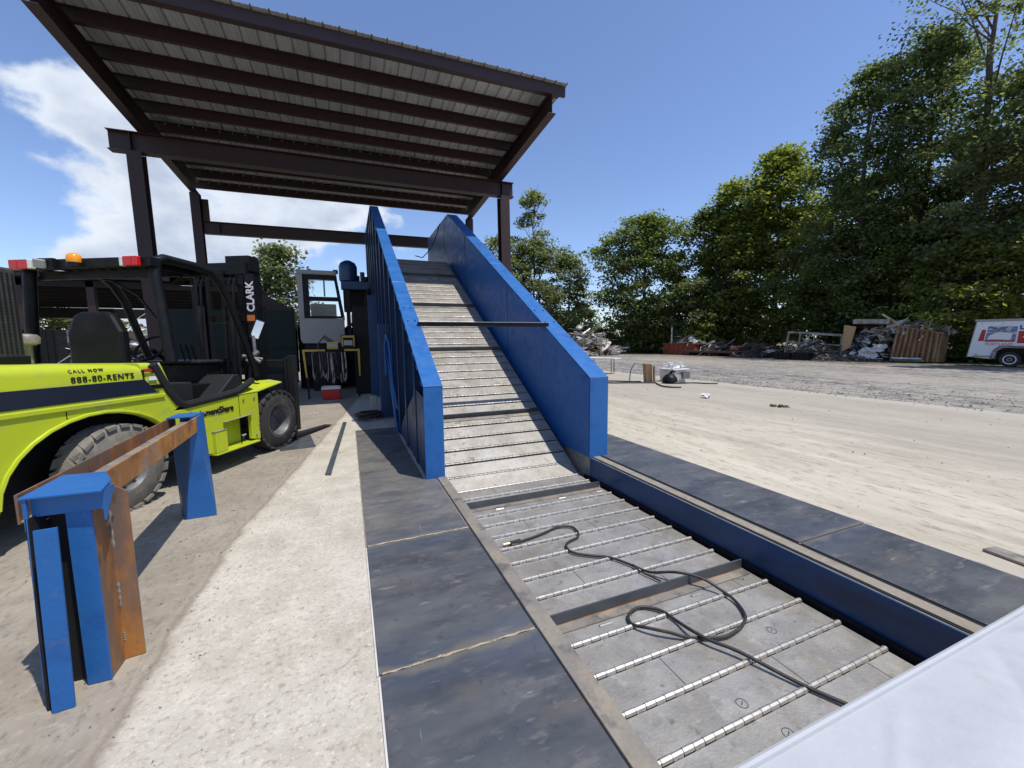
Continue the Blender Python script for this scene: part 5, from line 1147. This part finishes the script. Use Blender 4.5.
MB().cyl((34.0, 35.6, 0), (34.0, 35.6, 3.4), .09, 10).build('shaft', 'white', wp); MB().cyl((34.0, 35.6, 3.4), (34.0, 35.6, 3.46), .11, 10).build('cap', 'white', wp)
# ------------------------------------------------------------------ things on the right hand concrete
fb = thing('carton', 'brown carton leaning with straps open on the concrete beside the white tub', 'carton', (10.4, 12.1, 0))
MB().obox((10.42, 12.10, .36), (.09, -.05, .0), (.09, .19, 0), (-.04, .0, .36)).build('box', 'pallet', fb, bevel=.01)
MB().obox((10.60, 12.0, .33), (.018, -.01, 0), (.09, .19, 0), (-.02, 0, .31)).build('flap', 'pallet', fb)
MB().obox((10.50, 11.98, .36), (.012, -.006, 0), (.08, .16, 0), (-.035, 0, .35)).build('liner', 'scrapwhite', fb)
MB().tube([(10.25, 12.3, .70), (10.12, 12.46, .74), (10.0, 12.55, .45), (10.0, 12.6, .05)], .022, 6).build('strap', 'scrapgrey', fb, smooth=True)
tb = thing('tub', 'white tub filled with crumpled plastic on the concrete', 'tub', (11.7, 12.0, 0))
mb = MB(); 
def tub(x0, x1, y0, y1, h):
    mb.add([(x0+.04, y0+.04, .004), (x1-.04, y0+.04, .004), (x1-.04, y1-.04, .004), (x0+.04, y1-.04, .004), (x0, y0, h), (x1, y0, h), (x1, y1, h), (x0, y1, h)], [(0,3,2,1), (0,1,5,4), (1,2,6,5), (2,3,7,6), (3,0,4,7), (4,5,6,7)])
tub(11.2, 11.85, 11.55, 12.35, .50); mb.build('shell', 'scrapwhite', tb, bevel=.02); MB().bx(11.16, 11.89, 11.51, 12.39, .47, .51).build('rim', 'whitebox', tb, bevel=.01)
rnd = random.Random(23); mb = MB()
for k in range(26):
    x, y, z = rnd.uniform(11.25, 11.8), rnd.uniform(11.6, 12.3), rnd.uniform(.5, .68); p = [Vector((rnd.uniform(-.16, .16), rnd.uniform(-.16, .16), rnd.uniform(-.06, .12))) + Vector((x, y, z)) for _ in range(4)]; mb.plate(p, .006)
mb.build('plastic_film', 'white', tb)
MB().bx(11.50, 11.84, 11.42, 11.5, .15, .40).build('label_panel', 'rim', tb)
def hose(label, pts, r=.022, grp='hoses on the concrete by the tub'):
    t = thing('hose', label, 'hose', (*pts[0][:2], 0), group=grp)
    MB().tube(smooth_path([(x, y, z) for x, y, z in pts]), r, 6).build('hose', 'cable', t, smooth=True)
hose('dark hose lying in a long loop left of the brown carton', [(10.3, 12.3, .025), (9.9, 12.6, .025), (9.4, 13.1, .025), (9.1, 13.0, .025), (9.0, 12.5, .025), (9.6, 12.2, .025), (10.2, 11.9, .025), (10.5, 11.7, .025)], .028)
hose('dark hose with ends spread in front of the white tub', [(10.7, 11.6, .025), (11.0, 11.2, .025), (11.6, 11.1, .025), (11.9, 10.7, .025), (12.2, 10.5, .025)], .025)
hose('short black hose curled nearest the blue wall in front of the carton', [(10.4, 11.6, .025), (10.1, 11.1, .025), (9.9, 10.7, .025), (9.95, 10.35, .025), (10.2, 10.2, .025)], .03)
bk = thing('black_bag', 'black bag slumped between the brown carton and the white tub', 'bag', (10.9, 11.5, 0))
mb = MB(); mb.lathe([(.20, 0), (.27, .06), (.26, .18), (.17, .30), (.05, .36), (.01, .37)], (10.95, 11.5, .004), 'z', 14); mb.build('bag', 'black', bk, smooth=True)
MB().tube([(10.95, 11.5, .36), (11.02, 11.44, .46), (11.1, 11.4, .44)], .05, 6).build('neck', 'black', bk, smooth=True)
tbn = thing('work_table', 'white topped folding table with orange legs standing by the edge of the gravel', 'table', (11.4, 16.6, 0))
MB().obox((11.6, 16.75, .735), (.33, -.85, 0), (.30, .12, 0), (0, 0, .025)).build('table_top', 'whitebox', tbn, bevel=.008)
for (x, y, mm) in ((11.25, 17.35, 'scrapgrey'), (11.6, 17.45, 'scrapgrey'), (11.72, 16.15, 'orange'), (11.92, 16.2, 'scrapgrey')): MB().tube([(x, y, .004), (x, y, .71)], .025, 6).build('leg', mm, tbn)
lt = thing('litter', 'crumpled clear plastic scrap on the concrete in front of the tub', 'litter', (9.0, 8.1, 0))
mb = MB()
for k in range(10):
    p = [Vector((9.03 + rnd.uniform(-.14, .14), 8.12 + rnd.uniform(-.14, .14), rnd.uniform(.01, .12))) for _ in range(4)]; mb.plate(p, .004)
mb.build('film', 'whitebox', lt)
lt = thing('leafy_twig', 'small green twig lying on the concrete right of the plastic scrap', 'twig', (9.3, 6.3, 0))
MB().tube([(9.2, 6.42, .015), (9.35, 6.25, .02), (9.4, 6.1, .015)], .010, 5).build('stem', 'bark', lt)
crown_mesh('leaves', 'leafbright', lt, [(0, 0, .03), (.06, -.1, .03), (-.06, .1, .03)], 36, .09, 91, .05, .3)
# pebbles and chips on gravel edge
rg = np.random.default_rng(5); mb = MB()
for k in range(2600):
    x = 12.75 + abs(rg.normal(0, 2.4)) - rg.uniform(0, .5); y = rg.uniform(2, 22); s_ = rg.uniform(.012, .032)
    if rg.uniform() < .12: x = rg.uniform(4.3, 12); s_ *= .6
    p = [Vector((x, y, .001)) + Vector(rg.uniform(-1, 1, 3))*s_ for _ in range(4)]
    for q in p: q.z = max(q.z, 0.0)
    p[0].z = s_*1.2
    mb.add(p, [(0,1,2), (0,2,3), (0,3,1), (1,3,2)])
for k in range(900):
    x = rg.uniform(-6, -.1) if k % 3 else -1.0 + rg.normal(0, .18) + max(0, (k % 90)*.1 - 3.6)*.13
    y = rg.uniform(1.2, 9) if k % 3 else (k % 90)*.1 + .3
    s_ = rg.uniform(.003, .010); pp = [Vector((x, y, .001)) + Vector(rg.uniform(-1, 1, 3))*s_ for _ in range(4)]
    for v_ in pp: v_.z = max(v_.z, 0.0)
    pp[0].z = s_*1.2; mb.add(pp, [(0,1,2), (0,2,3), (0,3,1), (1,3,2)])
stuff(tag(mb.build('loose_stones', 'gravel', None), 'small loose stones scattered along the edge of the gravel', 'stones'))
# ------------------------------------------------------------------ trailer
tr_ = thing('box_trailer', 'white enclosed rental trailer with a printed picture parked under the trees at the right edge', 'trailer', (31.9, 9.0, 0))
TX = 31.2
prof = [(11.0, .50), (10.2, .40), (10.05, .44), (9.98, .80), (9.78, .98), (9.05, .98), (8.86, .80), (8.78, .36), (6.9, .36), (6.4, 1.2), (6.6, 2.3), (10.74, 2.36)]
o = MB().prism(prof, 'x', TX, TX+1.55).build('body', 'white', tr_, bevel=.03)
MB().prism([(10.78, 2.365), (6.56, 2.30), (6.56, 2.40), (10.80, 2.47)], 'x', TX-.02, TX+1.57).build('roof_rail', 'cabgrey', tr_, bevel=.01)
MB().plate([(TX+.0, 11.01, .48), (TX+1.55, 11.01, .48), (TX+1.55, 10.76, 2.36), (TX, 10.76, 2.36)], .04).build('rear_door', 'cabgrey', tr_)
mb = MB(); pa = [(10.12, .40), (10.02, .84), (9.82, 1.05), (9.02, 1.05), (8.80, .84), (8.70, .36)]
mb.tube([(TX-.03, y, z) for y, z in pa], .045, 6); mb.build('wheel_arch', 'scrapgrey', tr_)
MB().lathe([(.17, 0), (.36, .01), (.385, .05), (.385, .17), (.36, .2), (.17, .2)], (TX+.02, 9.46, .385), 'x', 28).build('tyre', 'rubberdark', tr_, smooth=True)
MB().lathe([(.02, .03), (.08, .0), (.10, .03), (.17, .02), (.235, -.004), (.25, .02)], (TX+.012, 9.46, .385), 'x', 24).build('rim', 'white', tr_, smooth=True)
MB().lathe([(.02, -.02), (.065, -.01), (.07, .02)], (TX+.012, 9.46, .385), 'x', 14).build('hub', 'scrapdark', tr_, smooth=True)
MB().bx(TX+.25, TX+1.5, 8.9, 10.0, .36, .9).build('wheel_well', 'black', tr_)
MB().prism([(10.40, 1.30), (9.34, 1.29), (9.30, 2.06), (10.30, 2.10)], 'x', TX-.008, TX-.002).build('picture_panel', 'print1', tr_)
MB().prism([(10.32, 1.42), (9.50, 1.40), (9.44, 1.72), (9.9, 1.80), (10.22, 1.64)], 'x', TX-.012, TX-.0085).build('picture_boat', 'printwhite', tr_)
MB().prism([(10.38, 1.30), (9.36, 1.29), (9.36, 1.37), (10.38, 1.38)], 'x', TX-.012, TX-.0085).build('picture_base', 'printred', tr_)
MB().prism([(10.64, 1.34), (10.43, 1.33), (10.38, 1.92), (10.52, 1.93)], 'x', TX-.010, TX-.002).build('red_square', 'printred', tr_)
MB().prism([(9.27, 1.22), (8.40, 1.20), (8.40, 1.82), (9.25, 1.83)], 'x', TX-.010, TX-.002).build('red_square', 'printred', tr_)
MB().prism([(9.10, 1.50), (8.80, 1.50), (8.80, 1.55), (9.10, 1.55)], 'x', TX-.014, TX-.0105).build('white_mark', 'printwhite', tr_)
MB().prism([(9.23, 1.90), (8.60, 1.90), (8.60, 1.96), (9.17, 1.97), (9.17, 2.12), (9.23, 2.12)], 'x', TX-.010, TX-.002).build('black_mark', 'printblue', tr_)
for y in (10.55, 9.80, 8.9): MB().bx(TX-.004, TX-.0005, y-.006, y+.006, 2.14, 2.33).build('panel_seam', 'scrapgrey', tr_)
MB().bx(TX-.02, TX-.001, 10.12, 10.80, .50, .56).build('rub_rail', 'scrapgrey', tr_)
MB().bx(TX-.025, TX-.001, 10.60, 10.70, .60, .66).build('marker_lamp', 'amber', tr_)
for k in range(14): MB().bx(TX-.026, TX-.0205, 10.66-.14*k, 10.68-.14*k, 2.39, 2.41).build('rivet', 'darksteel', tr_)
text('PORTLAND', 'lettering', 'printred', tr_, .20, (TX-.004-31.9, 10.36-9.0, 1.10), (R(90), 0, R(-90)), .002, sx=.92)
# ------------------------------------------------------------------ far shed behind the forklift
shd = thing('open_shed', 'dark open shed with brown posts seen through the cage of the forklift', 'shed', (-22, 36, 0))
MB().plate([(-60, 33.5, 6.1), (-5.8, 33.5, 6.1), (-5.9, 43, 4.95), (-60, 43, 4.95)], .10).build('roof', 'darksteel', shd)
for k in range(9):
    f = k/8; y = 33.55 + 9.3*f; z = 6.08 - 1.13*f; MB().bx(-60, -5.9, y-.05, y+.05, z-.26, z-.01).build('purlin', 'darksteel', shd)
for k in range(4): MB().bx(-34 - 4*k, -18.5 + .9*k, 42.9 + .25*k, 43.1 + .25*k, 3.9, 4.68).build('rear_girt', 'darksteel', shd)
for x in (-18.2, -14.9, -26.0): MB().bx(x-.19, x+.19, 34.0, 34.35, 0, 5.78).build('post', 'maroon', shd)
MB().bx(-60, -5.9, 34.0, 34.2, 5.35, 5.75).build('eave_beam', 'darksteel', shd)
pnl = thing('dark_container', 'black container standing under the shed behind the forklift seat', 'container', (-15.5, 31, 0))
MB().bx(-16.6, -15.1, 30.6, 31.6, .02, 2.6).build('body', 'black', pnl, bevel=.03)
for k in range(5): MB().bx(-16.5+.30*k, -16.4+.30*k, 30.56, 30.6, .1, 2.5).build('rib', 'black', pnl)
print('objects', len(bpy.data.objects), 'tris', sum(len(m.loops)-2*len(m.polygons) for m in bpy.data.meshes))
